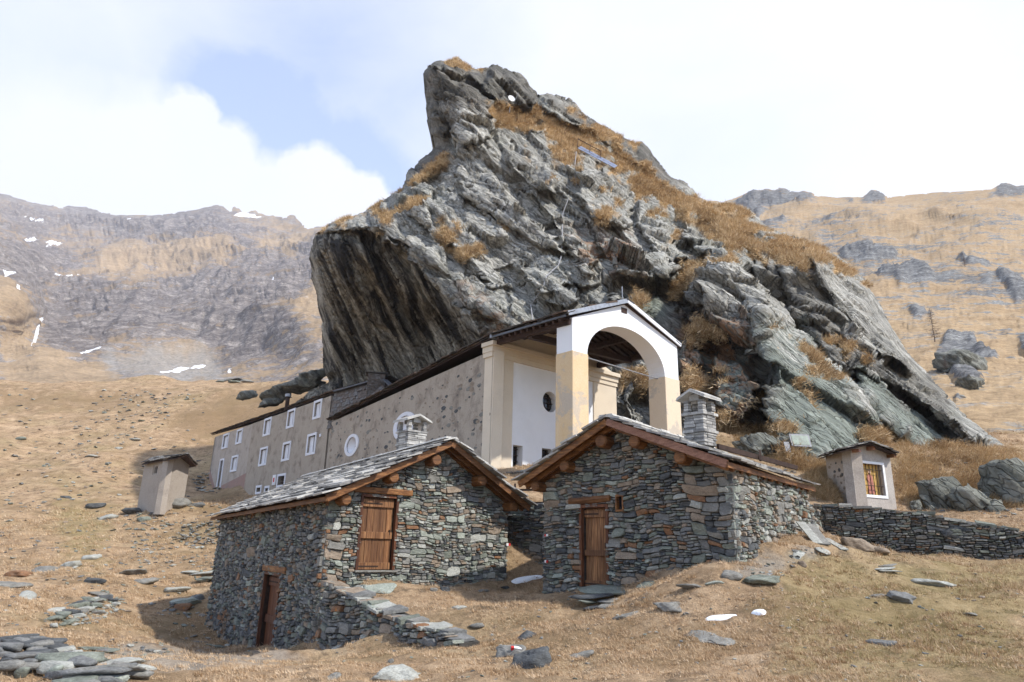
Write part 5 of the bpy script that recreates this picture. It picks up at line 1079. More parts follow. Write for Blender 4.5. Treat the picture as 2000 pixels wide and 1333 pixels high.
def wallpart(u0, u1, nm, mat, n1):
    inn = [h for h in hl if h[0][0] >= u0-.01 and h[1][0] <= u1+.01]; t0, t1 = u0/Lh, u1/Lh
    one(prism(Fh, [(u0, 0), (u1, 0), (u1, hBb+(hA-hBb)*t1), (u0, hBb+(hA-hBb)*t0)], inn, -.5, n1), nm, mat, hs_)
wallpart(0, us, 'far_wall_section', PL_GREY, .0); wallpart(us+.001, Lh, 'near_wall_section', PL_BROWN, .03)
for i, (a, b, c, d) in enumerate(WN):
    fr_ = one(prism(Fh, rect(a, b, c, d), [rect(a+fw, b-fw, c+fw, d-fw)], -.42, .075), 'window_surround', FRAME_W, hs_)
    gl = one(box(Fh, a+fw+.001, b-fw-.001, c+fw, d-fw, -.36, -.33), 'window_pane', GLASS, fr_)
    if i not in (9, 10, 11): one(box(Fh, a+fw+.01, a+fw+(b-a-2*fw)*.5, c+fw+.01, d-fw-.01, -.30, -.10), 'splayed_reveal', FRAME_W, fr_)
    if i in (9, 12): 
        for k in (.33, .66): one(box(Fh, a+fw, b-fw, c+fw+(d-c-2*fw)*k-.02, c+fw+(d-c-2*fw)*k+.02, -.2, -.17), 'bar', IRON, fr_)
a, b, c, d = WD
fr_ = one(prism(Fh, [(a, c), (a+fw, c), (a+fw, d-fw), (b-fw, d-fw), (b-fw, c), (b, c), (b, d), (a, d)], [], -.42, .075), 'door_surround', FRAME_W, hs_)
one(box(Fh, a+fw, b-fw, c, d-fw, -.36, -.30), 'door', WOOD_D, hs_)
pu = on_plane(Fh, 420, 960); pu2 = on_plane(Fh, 520, 985)
one(prism(Fh, [(.02, 0), (us-.02, 0), (us-.02, on_plane(Fh, 478, 925)[1]), (du+.75, on_plane(Fh, 440, 948)[1]), (du+.7, on_plane(Fh, 436, 950)[1]-.5), (du-.7, on_plane(Fh, 425, 950)[1]-.5), (.02, on_plane(Fh, 419, 915)[1])], [], .002, .012), 'pink_base_render', PL_PINK, hs_)
pn = on_plane(Fh, 537, 938); sg = one(box(Fh, pn[0]-.32, pn[0]+.32, pn[1]-.38, pn[1]+.38, .04, .09), 'notice_box', PL_WHITE, hs_); one(box(Fh, pn[0]-.14, pn[0]+.14, pn[1]-.16, pn[1]+.16, .092, .10), 'notice_emblem', REDP, sg)
st_ = on_plane(Fh, 627, 851); one(box(Fh, st_[0]-.12, st_[0]+.12, st_[1]-.1, st_[1]+.1, .03, .09), 'wall_light', FRAME_W, hs_)
Dh = 6.5; Nn = -Fh.N
one(box(Frame(Fh.p(0, 0, 0), Nn), 0, Dh, 0, hBb-.05, 0.02, .4), 'gable_wall', PL_GREY, hs_)
one(box(Frame(Fh.p(Lh, 0, -Dh), -Nn), 0, Dh, 0, hA-.05, .0, .4), 'gable_wall', PL_BROWN, hs_)
one(box(Fh, 0.03, Lh-.03, 0, min(hA, hBb)-.3, -Dh-.4, -Dh), 'rear_wall', PL_GREY, hs_)
eA = P(660, 763, 45.0); eBb = P(415, 848, 67.8); up = Nn*(Dh/2+.3)+Vector((0, 0, 1.5))
q1 = [eA, eA+up, eBb+up, eBb]; q2 = [eA+Nn*(Dh+.6), eA+up, eBb+up, eBb+Nn*(Dh+.6)]
for q in (q1, q2):
    a = [p+Vector((0, 0, -.14)) for p in q]; one(hull8(a, [p+Vector((0, 0, .06)) for p in a]), 'roof_board', OLDW, hs_)
    place_pieces(slates(q, rg, .6, (.5, 1.1), (.05, .09), 2, .06, .14, 1.5, ends=.1), 'slate', hs_, SLD, 90, 'small_slates')
place_pieces(slates([bil(q1, 0, 0), bil(q1, .12, 0), bil(q1, .12, 1), bil(q1, 0, 1)], rg, .5, (.4, 1.0), (.04, .09), 2, -.06, .15, 1.2), 'slate', hs_, SLD, 60, 'small_slates')
sp = P(561, 788, 52)
one(tube([sp+Vector((0, 0, -.5)), sp+Vector((0, 0, .5))], .16, 8), 'stove_pipe', IRON, hs_)
one(tube([sp+Vector((0, 0, .5)), sp+Vector((0, 0, .72))], .24, 8), 'pipe_cowl', METAL, hs_)
# stone stair-head with a lean-to slate roof wedged between house, chapel and rock
lt = thing('stone_lean_to', 'slate clad lean-to with lead flashed verge squeezed between house, chapel and crag', 'lean-to')
La = P(655, 770, 45.2); Lb = P(742, 746, 43.5); Lc_ = P(800, 790, 38.5); Ld = P(642, 830, 44.6); Le = P(742, 780, 42.2)
bk_ = Vector((2.2, 3.4, 0))
q = [Ld+Vector((0, 0, -.2)), La, Lb, Lc_+Vector((0, 0, -.6))]
one(hull8(q, [p+bk_ for p in q]), 'slate_slope_base', OLDW, lt)
rows = slates(q, rg, .28, (.3, .8), (.02, .05), 2, .05, .08, 1.4)
NO = [mottled('sheltered_schist', [(.3, (.07, .065, .06)), (.7, (.22, .20, .185))], 5, bscale=25), mottled('sheltered_schist_brown', [(.3, (.07, .055, .045)), (.7, (.19, .155, .13))], 5, bscale=25)]
place_pieces(rows, 'slate', lt, NO, 200, 'small_slates')
one(beam(La+Vector((0, -.1, .12)), Lb+Vector((0, -.1, .12)), .5, .07), 'flashing', LEAD, lt)
cb = P(735, 742, 42.8); Fk = Frame(cb, (1, .2, 0)); one(box(Fk, -.55, .55, -1.2, .42, -1.0, 0), 'chimney', NO[0], lt, .03); 
mk = [ (V, f, m, a, c) for V, f, m, a, c in masonry(Frame(Fk.p(-.56, -1.2, .02), Fk.U), rect(0, 1.12, 0, 1.6), [], [(0, 1), (1, 1)], rg, prot=(.0, .03), back=.05)]
place_pieces(mk, 'stone', lt, NO, 60)
one(box(Fk, -.68, .68, .43, .50, -1.1, .12), 'cap_slate', SLD[0], lt)
one(beam(P(752, 742, 42.6), P(775, 764, 41.0), .35, .05), 'flashing', LEAD, lt)

# ------------------------------------------------------------------ small rendered shed
def small_house(name, label, cat, FLe, FRt, depth_dir, dep, zb, wallm, roofpts, mats): pass
sh = thing('rendered_shed', 'small windowless looking rendered shed with slate roof alone on the left slope', 'shed')
a_ = P(284, 900, 45.0); b_ = P(330, 893, 43.2); c_ = P(372, 897, 45.6)
zs = P(320, 990, 44).z-.5
def poly_wall(pts, z0, nm, mat, par, hole=None):
    V = [Vector((p.x, p.y, z0)) for p in pts]
    for i in range(len(pts)-1):
        A, B = pts[i], pts[i+1]; U = hz_(B-A); L = Vector((B.x-A.x, B.y-A.y, 0)).length; F = Frame((A.x, A.y, z0), U)
        hol = [rect(*hole[1])] if hole and hole[0] == i else []
        one(prism(F, [(0, 0), (L, 0), (L, B.z-z0), (0, A.z-z0)], hol, -.35, .001*i), nm, mat, par)
PL_SHED = plaster('shed_render', (.30, .26, .22), (.40, .355, .31), (.22, .19, .165), 1.2, .5)
d_ = a_+(c_-b_); d_.z = a_.z
Fsh = Frame((a_.x, a_.y, zs), hz_(b_-a_)); wu, wv_ = on_plane(Fsh, 303, 918)
poly_wall([a_, b_, c_, d_, a_], zs, 'wall', PL_SHED, sh, (0, (wu-.28, wu+.28, wv_-.3, wv_+.3)))
fw_ = one(prism(Fsh, rect(wu-.28, wu+.28, wv_-.3, wv_+.3), [rect(wu-.2, wu+.2, wv_-.22, wv_+.22)], -.2, -.05), 'window_frame', PL_SHED, sh); one(box(Fsh, wu-.2, wu+.2, wv_-.22, wv_+.22, -.24, -.2), 'pane', GLASS, fw_)
r1_ = P(277, 905, 44.6); r2_ = P(348, 892, 42.3); r3_ = P(384, 908, 45.5); rm = P(362, 888, 43.9); r4_ = r1_+(r3_-r2_)
vd = (r3_-r2_); mF = P(366, 887, 43.8); mB = mF+(r1_-r2_); mB.z = mF.z-.05
for q in ([r2_, mF, mB, r1_], [r3_, mF, mB, r3_+(r1_-r2_)]):
    a = [p+Vector((0, 0, -.12)) for p in q]; one(hull8(a, [p+Vector((0, 0, .06)) for p in a]), 'roof_board', OLDW, sh); place_pieces(slates(q, rg, .45, (.4, .9), (.04, .07), 2, .04, .08, ends=.05), 'slate', sh, [SLD[0], SL[2]], 80, 'small_slates')

# ------------------------------------------------------------------ wayside shrine
sr = thing('wayside_shrine', 'little rendered shrine with barred golden niche and painted saint above the retaining wall', 'shrine')
A = P(1612, 890, 25.2); B = P(1661, 880, 22.9); C_ = P(1737, 885, 23.8); zr = P(1690, 992, 23.2).z-.6
Fsr = Frame((B.x, B.y, zr), hz_(C_-B)); Wr = Vector((C_.x-B.x, C_.y-B.y, 0)).length; Hr = B.z-zr; pk = on_plane(Fsr, 1693, 868)
n0_, m0_ = on_plane(Fsr, 1691, 966); n1_, m1_ = on_plane(Fsr, 1722, 909)
one(prism(Fsr, [(0, 0), (Wr, 0), (Wr, C_.z-zr), (pk[0], pk[1]), (0, Hr)], [rect(n0_, n1_, m0_, m1_)], -.35, 0), 'front_wall', PL_SHRINE, sr)
Fsl = Frame((A.x, A.y, zr), hz_(B-A)); Wl = Vector((B.x-A.x, B.y-A.y, 0)).length
one(prism(Fsl, [(0, 0), (Wl-.01, 0), (Wl-.01, Hr), (0, A.z-zr)], [], -.35, 0), 'side_wall', PL_GREY, sr)
mb = MB()
for k in range(46):
    u, v = rg.uniform(.1, Wl-.15), rg.uniform(.9, Hr-.2); s = rg.uniform(.04, .10)
    mb.add(prism(Fsl, [(u+s*1.4*math.cos(t)*rg.uniform(.7, 1.1), v+s*.7*math.sin(t)*rg.uniform(.7, 1.1)) for t in np.linspace(0, 5.3, 7)], [], -.02, .012), rg.randrange(3))
mb.build('exposed_stones', [ST[GREY], ST[TAN], ST[DARK]], sr, kind='stuff')
Dd = Vector((A.x-B.x, A.y-B.y, 0)); one(box(Frame(Vector((C_.x, C_.y, zr)), Dd), 0, Dd.length, 0, Hr-.05, -.3, -.002), 'far_side_wall', PL_GREY, sr)
one(box(Frame(Vector((C_.x, C_.y, zr))+Dd, -Fsr.U), .3, Wr-.3, 0, Hr-.05, -.3, 0), 'back_wall', PL_GREY, sr)
one(prism(Fsr, rect(n0_-.09, n1_+.09, m0_-.09, m1_+.08), [rect(n0_, n1_, m0_, m1_)], -.05, .03), 'niche_frame', PL_WHITE, sr)
ni = one(box(Fsr, n0_-.05, n1_+.05, m0_-.03, m1_+.03, -.24, -.18), 'niche_painting', GOLD, sr)
# painted figure in the niche, low relief: robed body with head and halo
cx = (n0_+n1_)/2+.03; hb_ = m0_+.06; hh = (m1_-m0_)*.78
one(prism(Fsr, [(cx-.17, hb_), (cx+.17, hb_), (cx+.15, hb_+hh*.45), (cx+.13, hb_+hh*.72), (cx+.05, hb_+hh*.80), (cx-.05, hb_+hh*.80), (cx-.14, hb_+hh*.7), (cx-.12, hb_+hh*.4)], [], -.178, -.155), 'painted_robe', ROBE, ni)
one(prism(Fsr, oval(cx, hb_+hh*.90, .06, .075, 12), [], -.178, -.145), 'painted_face', SKIN, ni)
one(prism(Fsr, [(cx-.19, hb_+hh*.62), (cx-.12, hb_+hh*.68), (cx-.02, hb_+hh*.5), (cx-.06, hb_+hh*.44)], [], -.154, -.142), 'painted_arm', ROBE, ni)
for k in range(6): u = n0_+(n1_-n0_)*(k+.5)/6; one(box(Fsr, u-.009, u+.009, m0_, m1_, -.07, -.052), 'bar', IRON, sr)
for t in (.3, .82): v = m0_+(m1_-m0_)*t; one(box(Fsr, n0_, n1_, v-.01, v+.01, -.051, -.035), 'bar', IRON, sr)
for k in range(9):
    p = Fsr.p(n0_+.08+rg.uniform(-.05, .08), m0_+.14+rg.uniform(-.1, .16), -.10+rg.uniform(-.05, .04)); mt = PINKF if k % 3 else LEAFM
    V, f = tube([p+Vector((0, 0, -.03)), p, p+Vector((0, 0, .03))], .03, 7, rads=[.015, .035, .012]); one((V, f), 'flower' if mt is PINKF else 'leaf', mt, sr)
rL = P(1602, 893, 24.4); rLf = P(1648, 884, 22.0)
eL0 = P(1600, 894, 25.4); eL1 = P(1640, 880, 22.2); eR1 = P(1752, 886, 23.5); pkF = P(1700, 864, 22.7); off = eL0-eL1
for q in ([eL1, pkF, pkF+off, eL0], [eR1, pkF, pkF+off, eR1+off]):
    a = [p+Vector((0, 0, -.06)) for p in q]; one(hull8(a, [p+Vector((0, 0, .03)) for p in a]), 'roof_board', OLDW, sr); place_pieces(slates(q, rg, .28, (.25, .6), (.03, .06), 2, .03, .07, ends=.07), 'slate', sr, [SLD[0], SL[2]], 60, 'small_slates')
for t in (.03, .93): p = eL1*(1-t)+eR1*t; 
one(beam(Fsr.p(.1, Hr-.02, -.3), Fsr.p(.1, Hr-.02, .28), .12, .10), 'beam_end', BEAM_B, sr); one(beam(Fsr.p(Wr-.12, Hr-.06, -.3), Fsr.p(Wr-.12, Hr-.06, .28), .12, .10), 'beam_end', BEAM, sr); one(beam(Fsr.p(pk[0], pk[1]-.16, -.3), Fsr.p(pk[0], pk[1]-.16, .25), .12, .12), 'beam_end', BEAM_B, sr)

# ------------------------------------------------------------------ loose rocks, slabs, snow
def rock_vf(size, seed, sub=2, planes=14, rough=.05):
    rg = random.Random(seed); bm = bmesh.new(); bmesh.ops.create_icosphere(bm, subdivisions=sub, radius=1)
    pl = []
    for k in range(planes):
        n = Vector((rg.gauss(0, 1), rg.gauss(0, 1), rg.gauss(0, 1))).normalized(); pl.append((n, rg.uniform(.48, .92)))
    pl += [(Vector((0, 0, 1)), rg.uniform(.6, .8)), (Vector((rg.uniform(-.2, .2), rg.uniform(-.2, .2), -1)).normalized(), .8)]
    V = []
    for v in bm.verts:
        d = v.co.normalized(); r = min([h/max(1e-3, d.dot(n)) for n, h in pl if d.dot(n) > .05]+[1.15]); r *= 1+rg.uniform(-rough, rough)
        V.append(Vector((d.x*r*size[0], d.y*r*size[1], d.z*r*size[2])))
    F = [tuple(v.index for v in f.verts) for f in bm.faces]; bm.free(); return V, F
def put_rock(vf, pos, rotz, tilt=(0, 0), nrm=None):
    M = Matrix.Rotation(rotz, 3, 'Z'); T = Matrix.Rotation(tilt[0], 3, 'X') @ Matrix.Rotation(tilt[1], 3, 'Y'); Q = (nrm.to_track_quat('Z', 'Y').to_matrix() if nrm else Matrix.Identity(3))
    return [pos + Q @ (T @ (M @ v)) for v in vf[0]], vf[1]
RG = random.Random(77)
BS = [  # px, py(centre), width px, height px, name, category, label, material, flat, rotation
 (775,1312,115,44,'boulder','boulder','large pale lichen covered flat boulder at the lower edge of the meadow',PALE,.5,.1),
 (1037,1280,72,52,'boulder','boulder','dark lichen spotted boulder sunk in grass below the huts',DARK,.8,.5),
 (1005,1266,60,44,'painted_boulder','boulder','pale boulder carrying a white and red painted stripe',GREY,.7,.2),
 (1026,1238,46,22,'rock','rock','small dark split rock above the painted boulder',DARK,.7,.9),
 (932,1219,30,11,'rock','rock','small grey rock in the grass right of the ramp wall end',GREY,.7,.3),
 (1140,1276,48,22,'rock','rock','grey tilted slab beside the dark lichen boulder',GREY,.6,.4),
 (893,1186,32,11,'stone_slab','slab','pale flat slab lying in the grass between the ramp wall and right hut',PALE,.3,.2),
 (1222,1202,52,15,'stone_slab','slab','long pale slab at the foot of the doorstep',GREY,.5,.45),
 (1310,1180,62,22,'boulder','boulder','grey boulder with grass fringe in front of the right hut',GREY,.7,.1),
 (1492,1130,78,22,'boulder','boulder','half buried rounded green boulder right of the right hut',GREEN,.9,0),
 (1758,1164,62,22,'stone_slab','slab','long blue grey slab tilting out of the right slope',BLUE,.45,-.3),
 (1728,1252,54,20,'stone_slab','slab','blue slab lying flat on the lower right turf',BLUE,.2,-.3),
 (1835,1140,66,16,'rock','rock','pale knobbly outcrop below the retaining wall',PALE,.5,-.2),
 (1713,1163,34,10,'rock','rock','small pale rock left of the tilted slab',GREY,.5,.2),
 (1385,1249,80,9,'stone_slab','slab','thin grey slab flush with the turf right of the snow',GREY,.15,0),
 (1900,1199,30,10,'rock','rock','small flat rock far right on the slope',GREY,.4,-.3),
 (1870,1042,44,32,'boulder','boulder','round dark boulder bulging out of the retaining wall',DARK,.9,0),
 (1675,1060,58,34,'boulder','boulder','pink brown block at the left foot of the retaining wall',TAN,.9,-.2),
 (1705,1072,44,18,'boulder','boulder','low block beside the pink brown one',TAN,.8,-.3),
 (360,1174,64,18,'stone_slab','slab','pale green slab left of the lower hut door',PGREEN,.5,.25),
 (382,1168,26,22,'boulder','boulder','blue angular boulder on top of the pale green slab',BLUE,.9,.3),
 (357,1185,26,22,'boulder','boulder','dark brown block under the blue boulder',RUST,.9,.1),
 (340,1150,48,14,'boulder','boulder','pale lumpy boulder on the slope left of the hut',PALE,.7,.1),
 (186,1133,36,16,'boulder','boulder','dark rounded boulder on the left slope',DARK,.9,.1),
 (85,1110,46,22,'boulder','boulder','broad grey boulder on the left slope beside a rusty one',GREY,.8,.1),
 (38,1117,44,18,'boulder','boulder','rusty brown boulder at the left edge',RUST,.8,.1),
 (140,1100,34,18,'boulder','boulder','white streaked boulder uphill of the slab heap',PALE,.8,.2),
 (22,1138,60,18,'stone_slab','slab','pale grey slab sheet at the far left edge',GREY,.3,.1),
 (55,1160,44,20,'stone_slab','slab','pale leaning slab pointing up the left slope',PALE,.4,.6),
 (255,1115,64,18,'boulder','boulder','long grey outcrop above the slab heap',GREY,.6,.35),
 (280,1132,44,20,'boulder','boulder','broken grey outcrop left of the hut',GREY,.7,.4),
 (180,1085,26,16,'rock','rock','white rock beside the mossy path',PALE,.6,.2),
 (142,1184,36,14,'boulder','boulder','thick squared slab crowning the slab heap',GREEN,.5,.3),
 (110,1190,40,16,'boulder','boulder','pale block at the left of the slab heap',PALE,.6,.3),
 (215,1007,36,18,'boulder','boulder','pale rock below and left of the rendered shed',PALE,.6,.4),
 (262,998,36,18,'boulder','boulder','dark hollow rock under the rendered shed',DARK,.7,.1),
 (345,980,54,26,'boulder','boulder','big grey boulder supporting the rendered shed',GREY,.8,.3),
 (280,1014,24,18,'boulder','boulder','green grey rock in front of the shed footing',GREEN,.8,.3),
 (386,985,26,12,'boulder','boulder','blue rock right of the shed footing',BLUE,.8,.3),
 (185,985,30,12,'rock','rock','dark rock with a pale slab on the left slope',DARK,.6,.2),
 (182,890,24,9,'rock','rock','pale flat rock high on the left slope',PALE,.4,.2),
 (262,860,22,8,'rock','rock','pale flat rock upslope of the shed',PALE,.4,.1),
 (42,854,18,12,'rock','rock','greenish pointed rock at the upper left',GREEN,.9,.1),
 (230,876,14,7,'rock','rock','small pale rock high above the shed',PALE,.6,.1),
 (128,970,16,9,'rock','rock','small dark rock at mid left slope',DARK,.8,.1),
 (466,1158,30,10,'stone_slab','slab','slab leaning at the hut corner above the orange lichen',GREEN,.3,.1),
 (480,1241,24,22,'stone_slab','slab','grey slab leaning on the hut wall left of the low door',BLUE,.7,.5),
 (430,1236,18,14,'stone_slab','slab','pale upright slab by the lower hut wall',PALE,.6,.4),
 (390,1253,34,8,'stone_slab','slab','mauve slab lying before the lower hut wall',BLUE,.25,0),
 (420,1260,46,8,'stone_slab','slab','thin green slab in front of the mauve slab',GREEN,.25,0),
 (662,1262,26,12,'rock','rock','small pale rock at the foot of the ramp wall',PALE,.7,.3),
 (570,1155,1,1,'rock','rock','',GREY,.5,0),
 (650,1320,36,14,'rock','rock','thin grey rock left of the pale lichen boulder',GREY,.4,.5),
 (762,1291,14,12,'rock','rock','tiny dark rock behind the pale lichen boulder',GREY,.9,.5),
 (905,1238,40,14,'rock','rock','pointed grey rock at the low end of the ramp wall',GREY,.5,-.3),
 (870,1150,30,12,'boulder','boulder','dark rounded stone in the shade of the left hut front',DARK,.8,0),
 (845,1150,18,14,'rock','rock','striped grey rock left of the dark rounded stone',GREY,.9,0),
 (945,1152,26,10,'rock','rock','low grey stone in the shade near the snow patch',GREY,.6,0),
 (985,1147,22,10,'rock','rock','low dark stone next to the snow patch',DARK,.6,0),
 (730,1150,70,10,'stone_slab','slab','wide pale green threshold slab in front of the upper door',PGREEN,.15,0),
 (695,1152,50,14,'stone_slab','slab','pale threshold slab at the top of the ramp wall',PALE,.2,-.2),
 (1262,1140,44,7,'stone_slab','slab','thin green slab against the base of the right hut',GREEN,.25,0),
 (1350,1146,56,12,'rock','rock','pale wedge shaped stone before the right hut',GREY,.5,.1),
 (1395,1138,30,10,'rock','rock','greenish stone before the right hut corner',PGREEN,.5,.1),
 (1428,1118,40,26,'boulder','boulder','square block at the base of the right hut corner',GREY,.9,.1),
 (1565,1101,18,18,'rock','rock','tan flake right of the right hut',TAN,.5,.2),
 (1610,1073,42,12,'stone_slab','slab','pale flat slab below the leaning slabs',PALE,.25,-.1),
 (1560,1086,36,10,'stone_slab','slab','pale slab left of the flat slab below the leaning ones',PALE,.25,-.1),
 (1555,1077,24,8,'stone_slab','slab','bluish slab on the bank beside the right hut',BLUE,.3,0),
 (1985,1085,50,12,'stone_slab','slab','blue slab at the right foot of the retaining wall',BLUE,.3,-.2),
 (1480,873,90,60,'outcrop','boulder','grey boulder at the crag foot behind the right hut roof',GREY,.9,.3),
 (1540,880,50,56,'outcrop','boulder','dark boulder below the information plaque',DARK,.9,.4),
 (600,740,90,44,'outcrop','outcrop','large dark outcrop left of the crag behind the house roof',GREY,.8,.5),
 (545,765,60,34,'outcrop','outcrop','lower grey outcrop above the house roof',GREY,.8,.5),
 (480,770,36,26,'outcrop','outcrop','small outcrop over the far end of the house',GREY,.8,.3),
 (525,785,44,20,'outcrop','outcrop','low outcrop beside the stove pipe',GREY,.8,.3),
 (1880,690,90,60,'outcrop','outcrop','rugged grey outcrop beside the bare larch on the right slope',GREY,.9,.2),
 (1890,740,60,34,'outcrop','outcrop','rounded grey outcrop lower on the right slope',GREY,.9,.2),
 (1835,955,76,90,'outcrop','outcrop','tall grey green outcrop in the tussocks above the retaining wall',GREEN,.9,.3),
 (1900,965,70,70,'outcrop','outcrop','broken outcrop right of the taller one in the tussocks',GREY,.9,.3),
 (1985,935,80,130,'outcrop','outcrop','streaked schist outcrop at the right edge above the wall end',GREY,.9,.5),
 (1790,985,30,30,'outcrop','outcrop','small outcrop at the wall top right of the shrine',GREY,.9,.3),
 (1945,985,40,34,'outcrop','outcrop','low outcrop near the right end of the retaining wall',GREY,.9,.2),
 (1875,772,18,10,'rock','rock','small isolated boulder on the right slope',GREY,.9,.1),
]
for i, (px, py, w, h, nm, cat, lab, mt, flat, rot) in enumerate(BS):
    if not lab: continue
    big = w > 56
    if nm == 'outcrop' and px > 1700 and py < 800 or px == 1875:
        Y = float(np.exp(DR(px, py+h/2))); c = P(px, py+h*.45, Y)
    elif nm == 'outcrop' and px < 1000: c = P(px, py+h*.25, {600: 60, 545: 62, 480: 70, 525: 60}[px])
    elif px in (1870,): c = P(px, py, 18.0)
    elif px in (1480, 1540): c = P(px, py, 27.5)
    else: c = hit(px, min(py+h*.35, 1332))
    s = w/FOC*c.length/2*1.02; sz = max(h/FOC*c.length/2*(1.0 if flat > .45 else .8), s*.10); sy = s*(.7 if flat > .5 else .6)
    tilt = (0, -rot*.6 if flat > .35 else 0)
    vf = rock_vf((s, sy, sz), 300+i, 4 if big else 3, 11, .01)
    up = gnormal(c.x, c.y) if flat < .5 and c.length < 60 and px < 1900 else None
    V, F = put_rock(vf, c+Vector((0, 0, sz*(.0 if nm in ('stone_slab', 'rock') else .15))), RG.uniform(-.3, .3)+0, tilt, up)
    V2 = np.array([tuple(p) for p in V]); nn = (V2-np.array(c)); nn /= np.linalg.norm(nn, axis=1)[:, None]+1e-6
    bl, _ = blocks(V2 @ Bm.T/np.array([s*.9, s*.22, s*.5]), 7, 1.2); V2 = V2+nn*(bl*s*(.17 if nm == 'outcrop' else .07)+fbm(V2/(s*.3), 3, 8)*s*.05)[:, None]*np.array([1, 1, .6])
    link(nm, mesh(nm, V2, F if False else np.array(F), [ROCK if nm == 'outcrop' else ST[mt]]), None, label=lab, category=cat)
    if nm == 'painted_boulder':
        o = bpy.data.objects[-1] if False else [x for x in COL.objects if x.name.startswith('painted_boulder')][0]
        nrm_ = Vector((0, -.5, .85)).normalized(); top = max(V, key=lambda p: p.z-.3*p.y)
        Fm = Frame(top+Vector((-.16, -.05, .0)), (1, 0, -.12), (0, .75, .5)); one(box(Fm, .02, .06, -.02, .015, -.07, -.02), 'red_stripe', REDP, o); one(box(Fm, .063, .19, -.02, .02, -.07, -.02), 'white_stripe', WHITEP, o)
# boulders without an attribute set render as plain rock
for o in COL.objects:
    if o.name.startswith('outcrop'):
        for nm in ('under', 'dark', 'green', 'pale', 'rust', 'grass', 'crack'): addattr(o.data, nm, np.full(len(o.data.vertices), .55 if nm == 'dark' else .3 if nm == 'green' else 0.0))
# layered slab outcrops and heaps
def slab_stack(name, label, items, mats, seed):
    rg = random.Random(seed); root = thing(name, label, 'outcrop')
    ext = []
    for it in items:
        ext.append(it)
        if seed in (1, 2, 3): ext += [(it[0]+rg.uniform(-30, 30), it[1]+rg.uniform(2, 12), it[2]*rg.uniform(.3, .65), it[3]*rg.uniform(.7, 1.3)) for _ in range(2)]
    for it in ext:
        px, py, w, h = it[:4]; c = hit(px, py+h/2) if len(it) == 4 else P(px, py, it[4])
        if seed in (1, 2): h *= 1.5
        s = w/FOC*c.length/2; sz = max(.02, h/FOC*c.length/2)
        vf = rock_vf((s, s*rg.uniform(.4, .7), sz), rg.random(), 3, 12, .01); V, F = put_rock(vf, c+Vector((0, 0, sz*.6)), rg.uniform(-.2, .2), (rg.uniform(-.05, .2), rg.uniform(-.12, .06)))
        link('slab', mesh('slab', np.array([tuple(p) for p in V]), np.array(F), [ST[rg.choice(mats)]]), root)
slab_stack('slab_outcrop', 'layered dark slate outcrop with tufts at the lower left corner', [(40,1250,76,12),(60,1262,90,12),(20,1270,60,12),(80,1282,60,12),(30,1290,70,14),(10,1305,60,12),(70,1252,40,8),(100,1268,50,10),(45,1310,60,12)], (BLUE, DARK, GREY, GREEN), 1)
slab_stack('slab_outcrop', 'pale and green slate ledges along the path at the lower left', [(140,1290,100,16),(160,1318,140,14),(230,1312,130,14),(110,1305,70,16),(150,1332,120,12),(200,1325,90,10),(240,1295,90,8),(120,1275,60,10),(185,1268,60,6),(265,1306,60,8)], (BLUE, GREEN, PGREEN, PALE, GREY), 2)
slab_stack('slab_pile', 'heap of dark and pale slabs on the slope left of the huts', [(160,1178,40,10),(135,1195,50,12),(180,1172,44,8),(120,1205,36,10),(190,1160,40,8),(165,1190,44,10),(100,1210,30,8),(205,1168,30,8)], (DARK, GREY, GREEN, PALE), 3)
slab_stack('slab_pile', 'slabs jutting out beside the hut above the lichened corner', [(400,1120,50,8),(415,1130,46,10),(395,1135,30,8),(425,1118,34,8),(370,1118,36,7)], (DARK, GREY, GREEN, PALE), 4)
slab_stack('doorstep', 'stepped slabs forming the doorstep of the right hut', [(1180,1157,122,9,14.1),(1172,1167,100,11,13.9),(1188,1177,60,8,13.7),(1150,1179,50,9,13.8),(1128,1168,36,9,14.0),(1192,1187,52,10,13.5),(1215,1162,54,7,14.0),(1165,1190,50,10,13.6),(1190,1198,40,12,13.3)], (GREEN, GREY, DARK, BLUE), 5)
slab_stack('garden_steps', 'three pale stone steps set in the turf below the retaining wall', [(1731,1105,46,6),(1731,1111,48,4),(1730,1116,50,3)], (PALE, PALE, GREY), 6)
slab_stack('cairn', 'distant jumble of pale rocks on the skyline left of the crag', [(440,744,30,6),(465,742,26,6),(480,745,30,7),(455,747,30,6),(430,746,16,4)], (GREY, DARK, GREEN), 8)
# ruined walls
for lab, poly, n, sd_ in (('tumbled dry stone wall on the slope left of the nearer hut', [(335,1062),(360,1030),(440,1018),(446,1062),(380,1075)], 90, 3), ('collapsed stones at the near corner of the pilgrim house', [(375,942),(400,925),(440,935),(425,968),(385,962)], 40, 4)):
    root = thing('ruined_wall', lab, 'wall'); rg2 = random.Random(sd_); po = np.array(poly, float); k = 0
    while k < n:
        x, y = rg2.uniform(po[:, 0].min(), po[:, 0].max()), rg2.uniform(po[:, 1].min(), po[:, 1].max()); d, ins, *_ = polydist(np.array([x]), np.array([y]), po)
        if not ins[0]: continue
        c = hit(x, y); s = rg2.uniform(5, 11)/FOC*c.length/2*1.3; V, F = put_rock(rock_vf((s, s*.7, s*.33), rg2.random(), 1, 9, .03), c+Vector((0, 0, s*rg2.uniform(.1, .9))), rg2.uniform(0, 3), (rg2.uniform(-.2, .2), rg2.uniform(-.2, .2)))
        link('stone', mesh('stone', V, F, [ST[rg2.choice((GREY, GREEN, PALE, BLUE, DARK))]]), root); k += 1
